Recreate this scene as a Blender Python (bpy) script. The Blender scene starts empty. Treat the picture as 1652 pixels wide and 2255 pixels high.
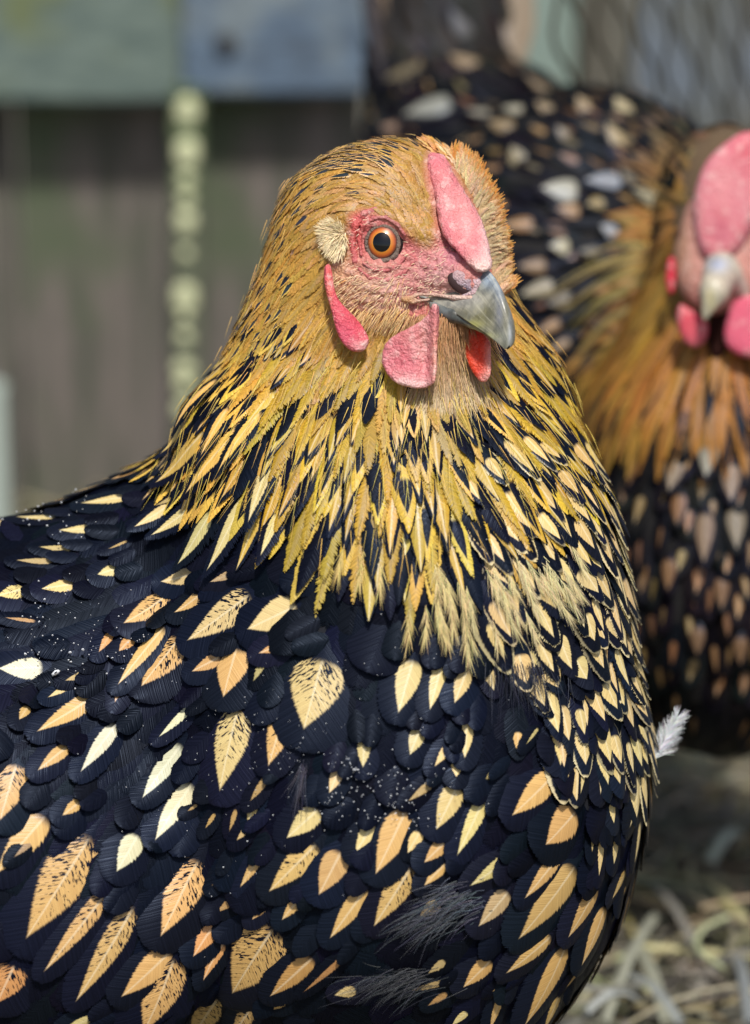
import bpy, math, random
import numpy as np
from mathutils import Vector, Matrix
from mathutils.bvhtree import BVHTree

SC = bpy.context.scene
COL = SC.collection
rng = np.random.default_rng(7)
random.seed(7)

# ------------------------------------------------------------------ camera
S = 0.00016            # metres per modelling unit ("px") at one metre from the lens
D = 1.0
TILT = math.radians(16)
CAMH = 0.555
cam_d = bpy.data.cameras.new('camera'); cam = bpy.data.objects.new('camera', cam_d)
COL.objects.link(cam); SC.camera = cam
cam.location = (0, -D, CAMH)
cam.rotation_euler = (math.radians(90) - TILT, 0, 0)
cam_d.sensor_fit = 'HORIZONTAL'; cam_d.sensor_width = 36
cam_d.lens = 36.0 * D / (1652 * S)
cam_d.clip_start = 0.05; cam_d.clip_end = 200
cam_d.dof.use_dof = True
cam_d.dof.focus_distance = D - 190 * S
cam_d.dof.aperture_fstop = cam_d.lens / 20.0
R3 = Matrix.Rotation(cam.rotation_euler.x, 3, 'X')
CL = Vector(cam.location)
R3n = np.array(R3); CLn = np.array(CL)

# ------------------------------------------------------------------ world, sun, exposure
w = bpy.data.worlds.new("World"); SC.world = w; w.use_nodes = True
wn = w.node_tree.nodes; wl = w.node_tree.links
bg = wn['Background']; sky = wn.new('ShaderNodeTexSky'); sky.sky_type = 'NISHITA'
SUN_EL, SUN_AZ = math.radians(57), math.radians(172)   # azimuth clockwise from +Y: high behind the camera, a little to the right
sky.sun_disc = False; sky.sun_elevation = SUN_EL; sky.sun_rotation = SUN_AZ
sky.dust_density = 2.5; sky.air_density = 0.9; sky.ozone_density = 1.0
wl.new(sky.outputs[0], bg.inputs[0]); bg.inputs[1].default_value = 0.085
sd = bpy.data.lights.new('sun', 'SUN'); sun = bpy.data.objects.new('sun', sd); COL.objects.link(sun)
sd.energy = 3.3; sd.angle = math.radians(6); sd.color = (1.0, 0.965, 0.90)
sdir = Vector((math.sin(SUN_AZ) * math.cos(SUN_EL), math.cos(SUN_AZ) * math.cos(SUN_EL), math.sin(SUN_EL)))
sun.rotation_euler = sdir.to_track_quat('Z', 'Y').to_euler()
SC.view_settings.view_transform = 'Standard'; SC.view_settings.look = 'None'
SC.view_settings.exposure = 0.27; SC.view_settings.gamma = 1.0
SC.render.engine = 'CYCLES'
SC.cycles.transparent_max_bounces = 12; SC.cycles.max_bounces = 6
SC.cycles.use_denoising = True

# ------------------------------------------------------------------ coordinates
# modelling units: x right, y down (photo 1652 x 2254), z toward the lens, 0 at one metre
def W(p):
    p = np.atleast_2d(np.asarray(p, float))
    loc = np.stack([(p[:, 0] - 826) * S, (1127 - p[:, 1]) * S, -D + p[:, 2] * S], 1)
    return loc @ R3n.T + CLn
def Q(px, py, z):
    k = 1 - z * S / D
    return (826 + (px - 826) * k, 1127 + (py - 1127) * k, z)
def scr(P):            # screen position of modelling points
    k = 1 / (1 - P[..., 2] * S / D)
    return 826 + (P[..., 0] - 826) * k, 1127 + (P[..., 1] - 1127) * k
def at(px, py, dist):  # world point on the pixel's ray at a given axial distance
    v = Vector(((px - 826) * S * dist / D, (1127 - py) * S * dist / D, -dist))
    return CL + R3 @ v

# ------------------------------------------------------------------ scene graph helpers
def empty(name, loc, label, cat, group=None):
    o = bpy.data.objects.new(name, None); COL.objects.link(o); o.location = loc
    o['label'] = label; o['category'] = cat; o.empty_display_size = 0.02
    if group: o['group'] = group
    return o
def mkmesh(name, V, F, mat, parent=None, smooth=True, attrs=None, world=True, loc=None):
    """V world coordinates; F (n,4) or list of polys"""
    me = bpy.data.meshes.new(name)
    V = np.asarray(V, float)
    off = np.zeros(3)
    if parent is not None:
        off = np.array(parent['_o']) if '_o' in parent else np.array(parent.location)
    elif loc is not None: off = np.array(loc)
    Vl = V - off
    if isinstance(F, np.ndarray):
        n = len(F); k = F.shape[1]
        me.vertices.add(len(Vl)); me.vertices.foreach_set('co', Vl.astype(np.float32).ravel())
        me.loops.add(n * k); me.loops.foreach_set('vertex_index', F.astype(np.int32).ravel())
        me.polygons.add(n); me.polygons.foreach_set('loop_start', np.arange(0, n * k, k, dtype=np.int32))
        me.update(calc_edges=True)
    else:
        me.from_pydata([tuple(v) for v in Vl], [], F)
    me.polygons.foreach_set('use_smooth', np.full(len(me.polygons), smooth))
    if attrs:
        for an, (ty, arr) in attrs.items():
            a = me.attributes.new(an, ty, 'POINT')
            key = 'color' if 'COLOR' in ty else ('vector' if ty == 'FLOAT_VECTOR' else 'value')
            a.data.foreach_set(key, np.asarray(arr, np.float32).ravel())
    me.materials.append(mat)
    o = bpy.data.objects.new(name, me); COL.objects.link(o)
    if parent is not None: o.parent = parent
    elif loc is not None: o.location = loc
    return o

# ------------------------------------------------------------------ node helpers
class NT:
    def __init__(s, name):
        s.mat = bpy.data.materials.new(name); s.mat.use_nodes = True
        s.t = s.mat.node_tree; s.t.nodes.clear()
        s.out = s.t.nodes.new('ShaderNodeOutputMaterial')
    def lk(s, a, b): s.t.links.new(a, b)
    def set(s, inp, v):
        if isinstance(v, bpy.types.NodeSocket): s.lk(v, inp)
        elif v is not None:
            if isinstance(v, (tuple, list)) and len(v) == 3 and inp.type == 'RGBA': v = (*v, 1)
            inp.default_value = v
    def m(s, op, a, b=None, c=None, clamp=False):
        n = s.t.nodes.new('ShaderNodeMath'); n.operation = op; n.use_clamp = clamp
        for i, v in enumerate((a, b, c)):
            if v is not None: s.set(n.inputs[i], v)
        return n.outputs[0]
    def attr(s, name):
        n = s.t.nodes.new('ShaderNodeAttribute'); n.attribute_name = name; return n
    def sep(s, v):
        n = s.t.nodes.new('ShaderNodeSeparateXYZ'); s.lk(v, n.inputs[0]); return n.outputs
    def comb(s, x, y, z):
        n = s.t.nodes.new('ShaderNodeCombineXYZ')
        for i, v in enumerate((x, y, z)): s.set(n.inputs[i], v)
        return n.outputs[0]
    def noise(s, vec=None, scale=5, detail=2, rough=.5, dim='3D', w=None, color=False, dist=0):
        n = s.t.nodes.new('ShaderNodeTexNoise'); n.noise_dimensions = dim
        if vec is not None: s.set(n.inputs['Vector'], vec)
        if w is not None: s.set(n.inputs['W'], w)
        n.inputs['Scale'].default_value = scale; n.inputs['Detail'].default_value = detail
        n.inputs['Roughness'].default_value = rough; n.inputs['Distortion'].default_value = dist
        return n.outputs[1 if color else 0]
    def voro(s, vec, scale, feat='F1', rnd=1):
        n = s.t.nodes.new('ShaderNodeTexVoronoi'); n.feature = feat
        if vec is not None: s.set(n.inputs['Vector'], vec)
        n.inputs['Scale'].default_value = scale; n.inputs['Randomness'].default_value = rnd
        return n.outputs
    def sm(s, x, a, b):   # smoothstep
        n = s.t.nodes.new('ShaderNodeMapRange'); n.interpolation_type = 'SMOOTHSTEP'
        s.set(n.inputs[0], x); s.set(n.inputs[1], a); s.set(n.inputs[2], b)
        return n.outputs[0]
    def mr(s, x, a, b, c, d):
        n = s.t.nodes.new('ShaderNodeMapRange')
        for i, v in enumerate((x, a, b, c, d)): s.set(n.inputs[i], v)
        return n.outputs[0]
    def mix(s, f, a, b, mode='MIX'):
        n = s.t.nodes.new('ShaderNodeMix'); n.data_type = 'RGBA'; n.blend_type = mode
        s.set(n.inputs[0], f); s.set(n.inputs[6], a); s.set(n.inputs[7], b)
        return n.outputs[2]
    def ramp(s, x, stops):
        n = s.t.nodes.new('ShaderNodeValToRGB'); s.set(n.inputs[0], x)
        e = n.color_ramp.elements
        while len(e) < len(stops): e.new(0.5)
        for i, (p, c) in enumerate(stops): e[i].position = p; e[i].color = (*c, 1)
        return n.outputs[0]
    def tc(s, which='Object'):
        return s.t.nodes.new('ShaderNodeTexCoord').outputs[which]
    def bump(s, h, strength=.5, dist=.001, nrm=None):
        n = s.t.nodes.new('ShaderNodeBump'); n.inputs['Strength'].default_value = strength
        n.inputs['Distance'].default_value = dist; s.set(n.inputs['Height'], h)
        if nrm is not None: s.lk(nrm, n.inputs['Normal'])
        return n.outputs[0]
    def pr(s, color, rough=.5, normal=None, **kw):
        n = s.t.nodes.new('ShaderNodeBsdfPrincipled')
        s.set(n.inputs['Base Color'], color); s.set(n.inputs['Roughness'], rough)
        if normal is not None: s.lk(normal, n.inputs['Normal'])
        for k, v in kw.items(): s.set(n.inputs[k.replace('_', ' ')], v)
        s.lk(n.outputs[0], s.out.inputs[0]); s.p = n
        return n.outputs[0]

def vscale(t, v, sc):
    n = t.t.nodes.new('ShaderNodeMapping'); t.set(n.inputs[0], v); n.inputs['Scale'].default_value = sc
    return n.outputs[0]

# ------------------------------------------------------------------ materials
def feather_mat(name):
    t = NT(name)
    p = t.sep(t.attr('fp').outputs['Vector'])      # uabs, s, u
    f = t.sep(t.attr('fq').outputs['Vector'])      # along px, |across| px, rnd
    g = t.sep(t.attr('fs').outputs['Vector'])      # s0, s1, patch width
    h = t.sep(t.attr('fh').outputs['Vector'])      # speckle, fray, rim
    c1 = t.attr('c1').outputs['Color']; c2 = t.attr('c2').outputs['Color']
    ua = t.m('ABSOLUTE', p[0]); uu = t.m('ABSOLUTE', p[2])
    b = t.m('ADD', t.m('SUBTRACT', f[0], t.m('MULTIPLY', f[1], .9)), t.m('MULTIPLY', f[2], 3000))
    side = t.m('MULTIPLY', t.m('SIGN', p[0]), 777.3)
    b = t.m('ADD', b, side)
    n1 = t.noise(dim='1D', w=t.m('MULTIPLY', b, .17), scale=1, detail=1)
    n2 = t.noise(dim='1D', w=t.m('MULTIPLY', b, .06), scale=1, detail=2, rough=.7)
    n3 = t.noise(dim='1D', w=t.m('MULTIPLY', b, .30), scale=1, detail=0)
    q = t.m('DIVIDE', t.m('SUBTRACT', p[1], g[0]), t.m('SUBTRACT', g[1], g[0]), clamp=True)
    shp = t.m('MULTIPLY', t.m('MULTIPLY', t.m('POWER', q, .5), t.m('POWER', t.m('SUBTRACT', 1, q), 1.12)), 2.72)
    ed = t.m('SUBTRACT', t.m('MULTIPLY', g[2], shp), ua)
    ed = t.m('ADD', ed, t.m('MULTIPLY', t.m('SUBTRACT', n1, .5), t.m('MULTIPLY', .14, shp)))
    mask = t.m('MULTIPLY', t.sm(ed, -.005, .06), t.m('LESS_THAN', q, .995))
    mask = t.m('MULTIPLY', t.m('MULTIPLY', mask, t.sm(q, 0.0, .14)), t.m('GREATER_THAN', g[2], .06))
    # speckles near the upper half of the patch
    sv = t.comb(t.m('MULTIPLY', b, .21), t.m('MULTIPLY', f[1], .085), t.m('ADD', t.m('MULTIPLY', f[2], 50), side))
    sn = t.noise(sv, scale=1, detail=1)
    spk = t.m('GREATER_THAN', t.m('ADD', sn, t.m('MULTIPLY', t.m('SUBTRACT', h[0], q), .24)), .68)
    spk = t.m('MULTIPLY', spk, t.m('GREATER_THAN', h[0], .02))
    mask2 = t.m('MULTIPLY', mask, t.m('SUBTRACT', 1, spk))
    c1v = t.mix(t.m('MULTIPLY', n2, .55), c1, t.mix(1, c1, (.55, .42, .30), 'MULTIPLY'))
    c1v = t.mix(t.m('MULTIPLY', t.sm(n3, .4, .7), .5), c1v, t.mix(1, c1v, (1.28, 1.3, 1.35), 'MULTIPLY'))
    # pale quill
    qw = t.m('SUBTRACT', 3.0, t.m('MULTIPLY', q, 1.6))
    c1r = t.t.nodes.new('ShaderNodeSeparateColor'); t.lk(c1, c1r.inputs[0])
    quill = t.m('MULTIPLY', t.sm(t.m('SUBTRACT', qw, f[1]), -.8, .8), t.m('MULTIPLY', t.sm(g[2], .27, .4), t.sm(c1r.outputs[0], .1, .3)))
    c2v = t.mix(t.m('MULTIPLY', t.sm(n1, .35, .7), .45), c2, t.mix(1, c2, (1.9, 1.9, 2.0), 'MULTIPLY'))
    col = t.mix(mask2, c2v, c1v)
    qc = t.mix(.5, c1, (.88, .80, .60))
    col = t.mix(t.m('MULTIPLY', t.m('MULTIPLY', quill, mask), .6), col, qc)
    edge = t.m('MAXIMUM', uu, t.m('POWER', p[1], 5))
    rimm = t.m('MULTIPLY', h[2], t.sm(t.m('ADD', edge, t.m('MULTIPLY', n1, .12)), .76, .90))
    col = t.mix(rimm, col, t.mix(.35, c1, (.8, .75, .5)))
    nrm = t.bump(t.m('ADD', n3, t.m('MULTIPLY', n1, .8)), .25, .0004)
    pr = t.t.nodes.new('ShaderNodeBsdfPrincipled')
    t.lk(col, pr.inputs['Base Color']); t.lk(nrm, pr.inputs['Normal'])
    t.set(pr.inputs['Roughness'], t.mr(n1, .3, .7, .36, .52))
    c2r = t.t.nodes.new('ShaderNodeSeparateColor'); t.lk(col, c2r.inputs[0]); t.set(pr.inputs['Specular IOR Level'], t.mr(c2r.outputs[0], .02, .3, .17, .5))
    pr.inputs['Specular Tint'].default_value = (.55, .68, 1, 1)
    fr = t.m('MULTIPLY', h[1], t.m('ADD', t.m('MULTIPLY', t.sm(n3, .3, .8), .45), t.m('MULTIPLY', t.sm(n2, .35, .65), .4)))
    al = t.m('LESS_THAN', edge, t.m('SUBTRACT', 1.0, fr))
    tr = t.t.nodes.new('ShaderNodeBsdfTransparent')
    tl = t.t.nodes.new('ShaderNodeBsdfTranslucent'); t.lk(col, tl.inputs[0])
    m0 = t.t.nodes.new('ShaderNodeMixShader'); t.set(m0.inputs[0], t.m('MULTIPLY', t.m('LESS_THAN', g[2], .31), .32))
    t.lk(pr.outputs[0], m0.inputs[1]); t.lk(tl.outputs[0], m0.inputs[2])
    mx = t.t.nodes.new('ShaderNodeMixShader')
    t.lk(al, mx.inputs[0]); t.lk(tr.outputs[0], mx.inputs[1]); t.lk(m0.outputs[0], mx.inputs[2])
    t.lk(mx.outputs[0], t.out.inputs[0])
    return t.mat

def strand_mat():
    t = NT('fine barbs')
    c = t.attr('c1').outputs['Color']
    t.pr(c, .5, Specular_IOR_Level=.4)
    return t.mat

def skin_mat(name, scale=1.0, sss=.12, rough=.5, pale=(.85, .55, .5), spots=.35):
    t = NT(name); o = t.tc(); c = t.attr('col').outputs['Color']
    v = t.voro(o, 900 * scale)[0]
    v2 = t.voro(o, 2100 * scale)[0]
    n = t.noise(o, 260, 4, .6); n2 = t.noise(o, 60, 3)
    col = t.mix(t.m('MULTIPLY', t.sm(v, .25, .7), .35), c, t.mix(1, c, (.72, .50, .52), 'MULTIPLY'))
    col = t.mix(t.m('MULTIPLY', t.sm(n, .5, .72), spots), col, pale)
    col = t.mix(t.m('MULTIPLY', t.sm(n2, .45, .7), .3), col, t.mix(1, c, (.9, .55, .55), 'MULTIPLY'))
    hgt = t.m('ADD', t.m('MULTIPLY', v, -.7), t.m('ADD', t.m('MULTIPLY', n, .9), t.m('MULTIPLY', v2, -.3)))
    v3 = t.voro(o, 380 * scale)[0]; hgt = t.m('ADD', hgt, t.m('MULTIPLY', v3, -.9))
    t.pr(col, rough, t.bump(hgt, .75, .0008), Subsurface_Weight=sss, Subsurface_Radius=(1, .3, .2),
         Subsurface_Scale=.003, Specular_IOR_Level=.4)
    return t.mat

def flat_mat(name, col, rough=.5, spec=.5, nscale=200, amt=.3, **kw):
    t = NT(name); n = t.noise(t.tc(), nscale, 3)
    c = t.mix(t.m('MULTIPLY', n, amt), col, tuple(x * .45 for x in col))
    t.pr(c, rough, t.bump(n, .3, .0004), Specular_IOR_Level=spec, **kw)
    return t.mat

M_F = feather_mat('feather'); M_S = strand_mat()
M_SKIN = skin_mat('facial skin', 1.0, .06, .5, (.82, .58, .50), .55); M_COMB = skin_mat('comb skin', 1.3, .07, .45, (.88, .66, .60), .6)
M_WAT = skin_mat('wattle skin', 1.2, .08, .4, (.90, .66, .60), .55)

# ------------------------------------------------------------------ implicit modelling
def ell(P, c, r, ax=None):
    d = P - np.array(c, float)
    if ax is not None: d = d @ np.array(ax).T
    r = np.array(r, float)
    k0 = np.linalg.norm(d / r, axis=-1); k1 = np.linalg.norm(d / r ** 2, axis=-1) + 1e-9
    return k0 * (k0 - 1) / k1
def cap(P, a, b, ra, rb, zs=1.0):
    sc = np.array([1, 1, 1 / zs]); a = np.array(a, float) * sc; b = np.array(b, float) * sc
    p = P * sc; ab = b - a
    h = np.clip(((p - a) @ ab) / (ab @ ab), 0, 1)
    return np.linalg.norm(p - a - h[..., None] * ab, axis=-1) - (ra + (rb - ra) * h)
def smin(a, b, k):
    h = np.clip(.5 + .5 * (b - a) / k, 0, 1)
    return b + (a - b) * h - k * h * (1 - h)
def smax(a, b, k): return -smin(-a, -b, k)
def polyd(X, Y, pts):
    pts = np.array(pts, float); n = len(pts)
    d = np.full(X.shape, 1e18); inside = np.zeros(X.shape, bool)
    for i in range(n):
        a = pts[i]; b = pts[(i + 1) % n]; e = b - a
        wx = X - a[0]; wy = Y - a[1]
        h = np.clip((wx * e[0] + wy * e[1]) / (e @ e + 1e-9), 0, 1)
        d = np.minimum(d, (wx - h * e[0]) ** 2 + (wy - h * e[1]) ** 2)
        c = (a[1] > Y) != (b[1] > Y)
        xi = a[0] + (Y - a[1]) * e[0] / (e[1] if abs(e[1]) > 1e-9 else 1e-9)
        inside ^= c & (X < xi)
    d = np.sqrt(d)
    return np.where(inside, -d, d)
def smooth_poly(pts, it=2):
    for _ in range(it):
        o = []
        for i in range(len(pts)):
            a = pts[i]; b = pts[(i + 1) % len(pts)]
            o += [(a[0] * .75 + b[0] * .25, a[1] * .75 + b[1] * .25), (a[0] * .25 + b[0] * .75, a[1] * .25 + b[1] * .75)]
        pts = o
    return pts
def surfnet(f, lo, hi, h):
    lo = np.array(lo, float); hi = np.array(hi, float)
    n = np.ceil((hi - lo) / h).astype(int) + 1
    ax = [lo[i] + h * np.arange(n[i]) for i in range(3)]
    G = np.stack(np.meshgrid(*ax, indexing='ij'), -1)
    v = np.empty(tuple(n))
    for i in range(n[0]): v[i] = f(G[i])
    s = v < 0
    nc = n - 1
    acc = np.zeros((*nc, 3)); cnt = np.zeros(tuple(nc))
    I, J, K = np.indices(tuple(nc))
    for axis in range(3):
        for a in (0, 1):
            for b in (0, 1):
                o0 = [0, 0, 0]; oth = [k for k in range(3) if k != axis]
                o0[oth[0]] = a; o0[oth[1]] = b; o1 = list(o0); o1[axis] = 1
                sl0 = tuple(slice(o0[k], o0[k] + nc[k]) for k in range(3)); sl1 = tuple(slice(o1[k], o1[k] + nc[k]) for k in range(3))
                v0 = v[sl0]; v1 = v[sl1]; cr = s[sl0] != s[sl1]
                tt = np.where(cr, v0 / np.where(cr, v0 - v1, 1), 0)
                pos = np.stack([I + o0[0], J + o0[1], K + o0[2]], -1).astype(float)
                pos[..., axis] += tt
                acc += pos * cr[..., None]; cnt += cr
    act = cnt > 0
    idx = -np.ones(tuple(nc), int); idx[act] = np.arange(act.sum())
    V = lo + h * acc[act] / cnt[act][:, None]
    Fs = []
    for axis in range(3):
        oth = [(axis + 1) % 3, (axis + 2) % 3]
        sl0 = [slice(1, nc[k]) for k in range(3)]; sl0[axis] = slice(0, nc[axis])
        sl1 = list(sl0); sl1[axis] = slice(1, nc[axis] + 1)
        a = s[tuple(sl0)]; b = s[tuple(sl1)]
        cr = np.argwhere(a != b)
        if not len(cr): continue
        base = cr.copy()
        for k in range(3):
            if k != axis: base[:, k] += 1
        up = a[tuple(cr.T)]
        def g(da, db):
            q = base.copy(); q[:, oth[0]] += da; q[:, oth[1]] += db
            return idx[tuple(q.T)]
        q = np.stack([g(-1, -1), g(0, -1), g(0, 0), g(-1, 0)], 1)
        q[~up] = q[~up][:, ::-1]
        Fs.append(q)
    return V, np.concatenate(Fs)
def relax(V, F, it=2, lam=.5):
    for _ in range(it):
        acc = np.zeros_like(V); c = np.zeros(len(V))
        for k in range(4):
            for d in (1, 3):
                np.add.at(acc, F[:, k], V[F[:, (k + d) % 4]]); np.add.at(c, F[:, k], 1)
        V = V + lam * (acc / c[:, None] - V)
    return V
def bvh_of(V, F): return BVHTree.FromPolygons([tuple(v) for v in V], [tuple(int(i) for i in f) for f in F])
def slab(P, pts, zmid, r):
    d2 = polyd(P[..., 0], P[..., 1], pts)
    dz = P[..., 2] - zmid(P[..., 0], P[..., 1])
    a = np.maximum(d2 + r, 0)
    return np.sqrt(a * a + dz * dz) - r
def blob_col(X, Y, base, items):
    """colour field: base, then gaussian blends (x,y,rx,ry,colour,strength)"""
    c = np.tile(np.array(base, float), (len(X), 1))
    for (x, y, rx, ry, cc, st) in items:
        g = st * np.exp(-((X - x) / rx) ** 2 - ((Y - y) / ry) ** 2)
        c = c * (1 - g[:, None]) + np.array(cc) * g[:, None]
    return np.concatenate([c, np.ones((len(c), 1))], 1)

# ------------------------------------------------------------------ feathers
class Flow:
    def __init__(s, anchors, x0, x1, y0, y1, st=25):
        a = np.array(anchors, float); a[:, 2:4] /= np.linalg.norm(a[:, 2:4], axis=1)[:, None]
        s.x0, s.y0, s.st = x0, y0, st
        gx = np.arange(x0, x1 + st, st); gy = np.arange(y0, y1 + st, st)
        X, Y = np.meshgrid(gx, gy, indexing='ij')
        d2 = (X[..., None] - a[:, 0]) ** 2 + (Y[..., None] - a[:, 1]) ** 2
        wt = 1 / (d2 + 900) ** 1.6
        v = np.stack([(wt * a[:, 2]).sum(-1), (wt * a[:, 3]).sum(-1)], -1)
        s.v = v / np.linalg.norm(v, axis=-1)[..., None]; s.n = s.v.shape
    def __call__(s, x, y):
        i = min(max(int((x - s.x0) / s.st + .5), 0), s.n[0] - 1); j = min(max(int((y - s.y0) / s.st + .5), 0), s.n[1] - 1)
        return s.v[i, j]

class Plumage:
    R = 9
    TS = np.sin(np.linspace(0, 1, 9) * math.pi / 2) ** .9
    def __init__(s, bvh, flow): s.b = bvh; s.flow = flow; s.sp = []; s.nm = []; s.at = []
    def spine(s, p0, n0, d0, L, h0, h1, curl=0, follow=.5, R=None, TS=None):
        """walk over the skin from p0; heights h0..h1 above it"""
        TS = s.TS if TS is None else TS
        pts = []; nms = []; p = Vector(p0); n = Vector(n0); d = Vector(d0); prev = 0
        for k, tt in enumerate(TS):
            if k:
                f = s.flow(p.x, p.y) if s.flow is not None else None
                if f is not None and follow:
                    d = d * (1 - follow * .35) + Vector((f[0], f[1], 0)) * follow * .35
                d = (d - n * d.dot(n))
                if d.length < 1e-6: d = Vector(d0)
                d.normalize()
                q = p + d * (L * (tt - prev))
                r = s.b.find_nearest(q)
                if r[0] is not None:
                    nn = r[1]
                    if nn.dot(n) < -.2: nn = n
                    n = (n * .6 + nn * .4).normalized(); p = r[0]
                else: p = q
                prev = tt
            pts.append(p + n * (h0 + (h1 - h0) * tt + curl * tt * tt)); nms.append(n.copy())
        return np.array([tuple(v) for v in pts]), np.array([tuple(v) for v in nms])
    def add(s, sp, nm, L, Wd, prof, c1, c2, s0=0, s1=1, pw=0, spk=0, fray=.2, rim=0, camber=.25):
        s.sp.append(sp); s.nm.append(nm)
        s.at.append([L, Wd, prof, s0, s1, pw, spk, fray, rim, camber, rng.random(), *c1, *c2])
    def build(s, name, parent, mat=None):
        P = np.array(s.sp); N = np.array(s.nm); A = np.array(s.at); n, R, _ = P.shape
        T = np.gradient(P, axis=1); T /= np.linalg.norm(T, axis=-1, keepdims=True) + 1e-9
        B = np.cross(N, T); B /= np.linalg.norm(B, axis=-1, keepdims=True) + 1e-9
        t = s.TS[None, :]
        lance = np.minimum(1, .35 + t * 3.2) ** .8 * np.clip(1 - t ** 2.2, 0, 1) ** .85
        broad = np.minimum(1, .25 + t * 2.2) ** .7 * np.clip(1 - t ** 4.5, 0, 1) ** .5
        mid = np.minimum(1, .3 + t * 2.4) ** .8 * np.clip(1 - t ** 2.8, 0, 1) ** .62
        pr = A[:, 2:3]; w = np.where(pr < .5, lance, np.where(pr < 1.5, broad, mid)) * A[:, 1:2] * .5
        us = np.array([-1, -.55, 0, .55, 1.0])
        cam_ = A[:, 9][:, None, None]
        V = P[:, :, None, :] + B[:, :, None, :] * (w[..., None] * us)[..., None] \
            - N[:, :, None, :] * (cam_ * w[..., None] * us ** 2)[..., None]
        k = len(us)
        V = V.reshape(-1, 3)
        uab = (w[..., None] * us) / (A[:, 1][:, None, None] * .5)
        tt = np.broadcast_to(t[..., None], (n, R, k)); uu = np.broadcast_to(us, (n, R, k))
        fp = np.stack([uab, tt, uu], -1)
        L_ = A[:, 0][:, None, None]
        fq = np.stack([tt * L_, np.abs(w[..., None] * us), np.broadcast_to(A[:, 10][:, None, None], (n, R, k))], -1)
        def ex(cols): return np.broadcast_to(A[:, cols][:, None, None, :], (n, R, k, len(cols)))
        one = np.ones((n, R, k, 1))
        i = np.arange(R - 1)[:, None] * k + np.arange(k - 1)[None, :]
        q = np.stack([i, i + 1, i + 1 + k, i + k], -1).reshape(-1, 4)
        F = (np.arange(n)[:, None, None] * (R * k) + q[None]).reshape(-1, 4)
        at_ = {'fp': ('FLOAT_VECTOR', fp), 'fq': ('FLOAT_VECTOR', fq), 'fs': ('FLOAT_VECTOR', ex([3, 4, 5])),
               'fh': ('FLOAT_VECTOR', ex([6, 7, 8])),
               'c1': ('FLOAT_COLOR', np.concatenate([ex([11, 12, 13]), one], -1)),
               'c2': ('FLOAT_COLOR', np.concatenate([ex([14, 15, 16]), one], -1))}
        return mkmesh(name, W(V), F, mat or M_F, parent, True, at_)

class Strands:
    def __init__(s): s.P = []; s.w = []; s.c = []
    def add(s, pts, wd, col): s.P.append(pts); s.w.append(wd); s.c.append(col)
    def build(s, name, parent, mat=None):
        P = np.array(s.P); n, R, _ = P.shape
        T = np.gradient(P, axis=1)
        B = np.cross(T, np.array([0, 0, 1.0])[None, None]); B /= np.linalg.norm(B, axis=-1, keepdims=True) + 1e-9
        wv = np.array(s.w)[:, None] * (1 - np.linspace(0, 1, R)[None] ** 1.5 * .85)
        B2 = np.cross(B, T); B2 /= np.linalg.norm(B2, axis=-1, keepdims=True) + 1e-9
        V = np.stack([P - B * wv[..., None] / 2, P + B2 * wv[..., None] * .4, P + B * wv[..., None] / 2], 2)
        q = []
        for r in range(R - 1):
            for c in (0, 1):
                q.append([r * 3 + c, r * 3 + c + 1, (r + 1) * 3 + c + 1, (r + 1) * 3 + c])
        F = (np.arange(n)[:, None, None] * (R * 3) + np.array(q)[None]).reshape(-1, 4)
        C = np.broadcast_to(np.array(s.c)[:, None, None, :], (n, R, 3, 3))
        C = np.concatenate([C, np.ones((n, R, 3, 1))], -1)
        return mkmesh(name, W(V.reshape(-1, 3)), F, mat or M_S, parent, True, {'c1': ('FLOAT_COLOR', C)})

def sample(V, F, spacing_fn, tries):
    """random points on a quad mesh kept apart by spacing_fn"""
    a = V[F[:, 0]]; b = V[F[:, 1]]; c = V[F[:, 2]]; d = V[F[:, 3]]
    cr = np.cross(c - a, d - b); ar = np.linalg.norm(cr, axis=1); nn = cr / (ar[:, None] + 1e-9)
    idx = rng.choice(len(F), tries, p=ar / ar.sum())
    u, v = rng.random((2, tries, 1))
    P = (a[idx] * (1 - u) + b[idx] * u) * (1 - v) + (d[idx] * (1 - u) + c[idx] * u) * v
    N = nn[idx]
    out = []; cell = {}; cs = 60.0
    for p, n in zip(P, N):
        sp = spacing_fn(p, n)
        if sp is None: continue
        key = tuple((p // cs).astype(int)); ok = True
        for dx in (-1, 0, 1):
            for dy in (-1, 0, 1):
                for dz in (-1, 0, 1):
                    for o in cell.get((key[0] + dx, key[1] + dy, key[2] + dz), ()):
                        if (o[0] - p[0]) ** 2 + (o[1] - p[1]) ** 2 + (o[2] - p[2]) ** 2 < sp * sp: ok = False; break
                    if not ok: break
                if not ok: break
            if not ok: break
        if ok:
            cell.setdefault(key, []).append(p); out.append((p, n))
    return out

def lerp(a, b, t): return tuple(x * (1 - t) + y * t for x, y in zip(a, b))
def jit(c, a=.12):
    k = 1 + (random.random() - .5) * 2 * a
    return tuple(max(0, x * k * (1 + (random.random() - .5) * a)) for x in c)
BLK = (.0045, .0058, .012)
GOLD = (.49, .315, .024); BUFF = (.52, .30, .06); PALE = (.78, .60, .30); CREAM = (.72, .56, .24); TAN = (.66, .42, .15)
ORG = (.62, .33, .11); WHT = (.70, .68, .46); BEIGE = (.70, .52, .32)

# ================================================================== FOREGROUND HEN
hen = empty('hen', W([(700, 2900, -150)])[0], 'large golden-headed black hen with buff-spangled feathers and orange eye, in sharp focus in front', 'hen')

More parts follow.
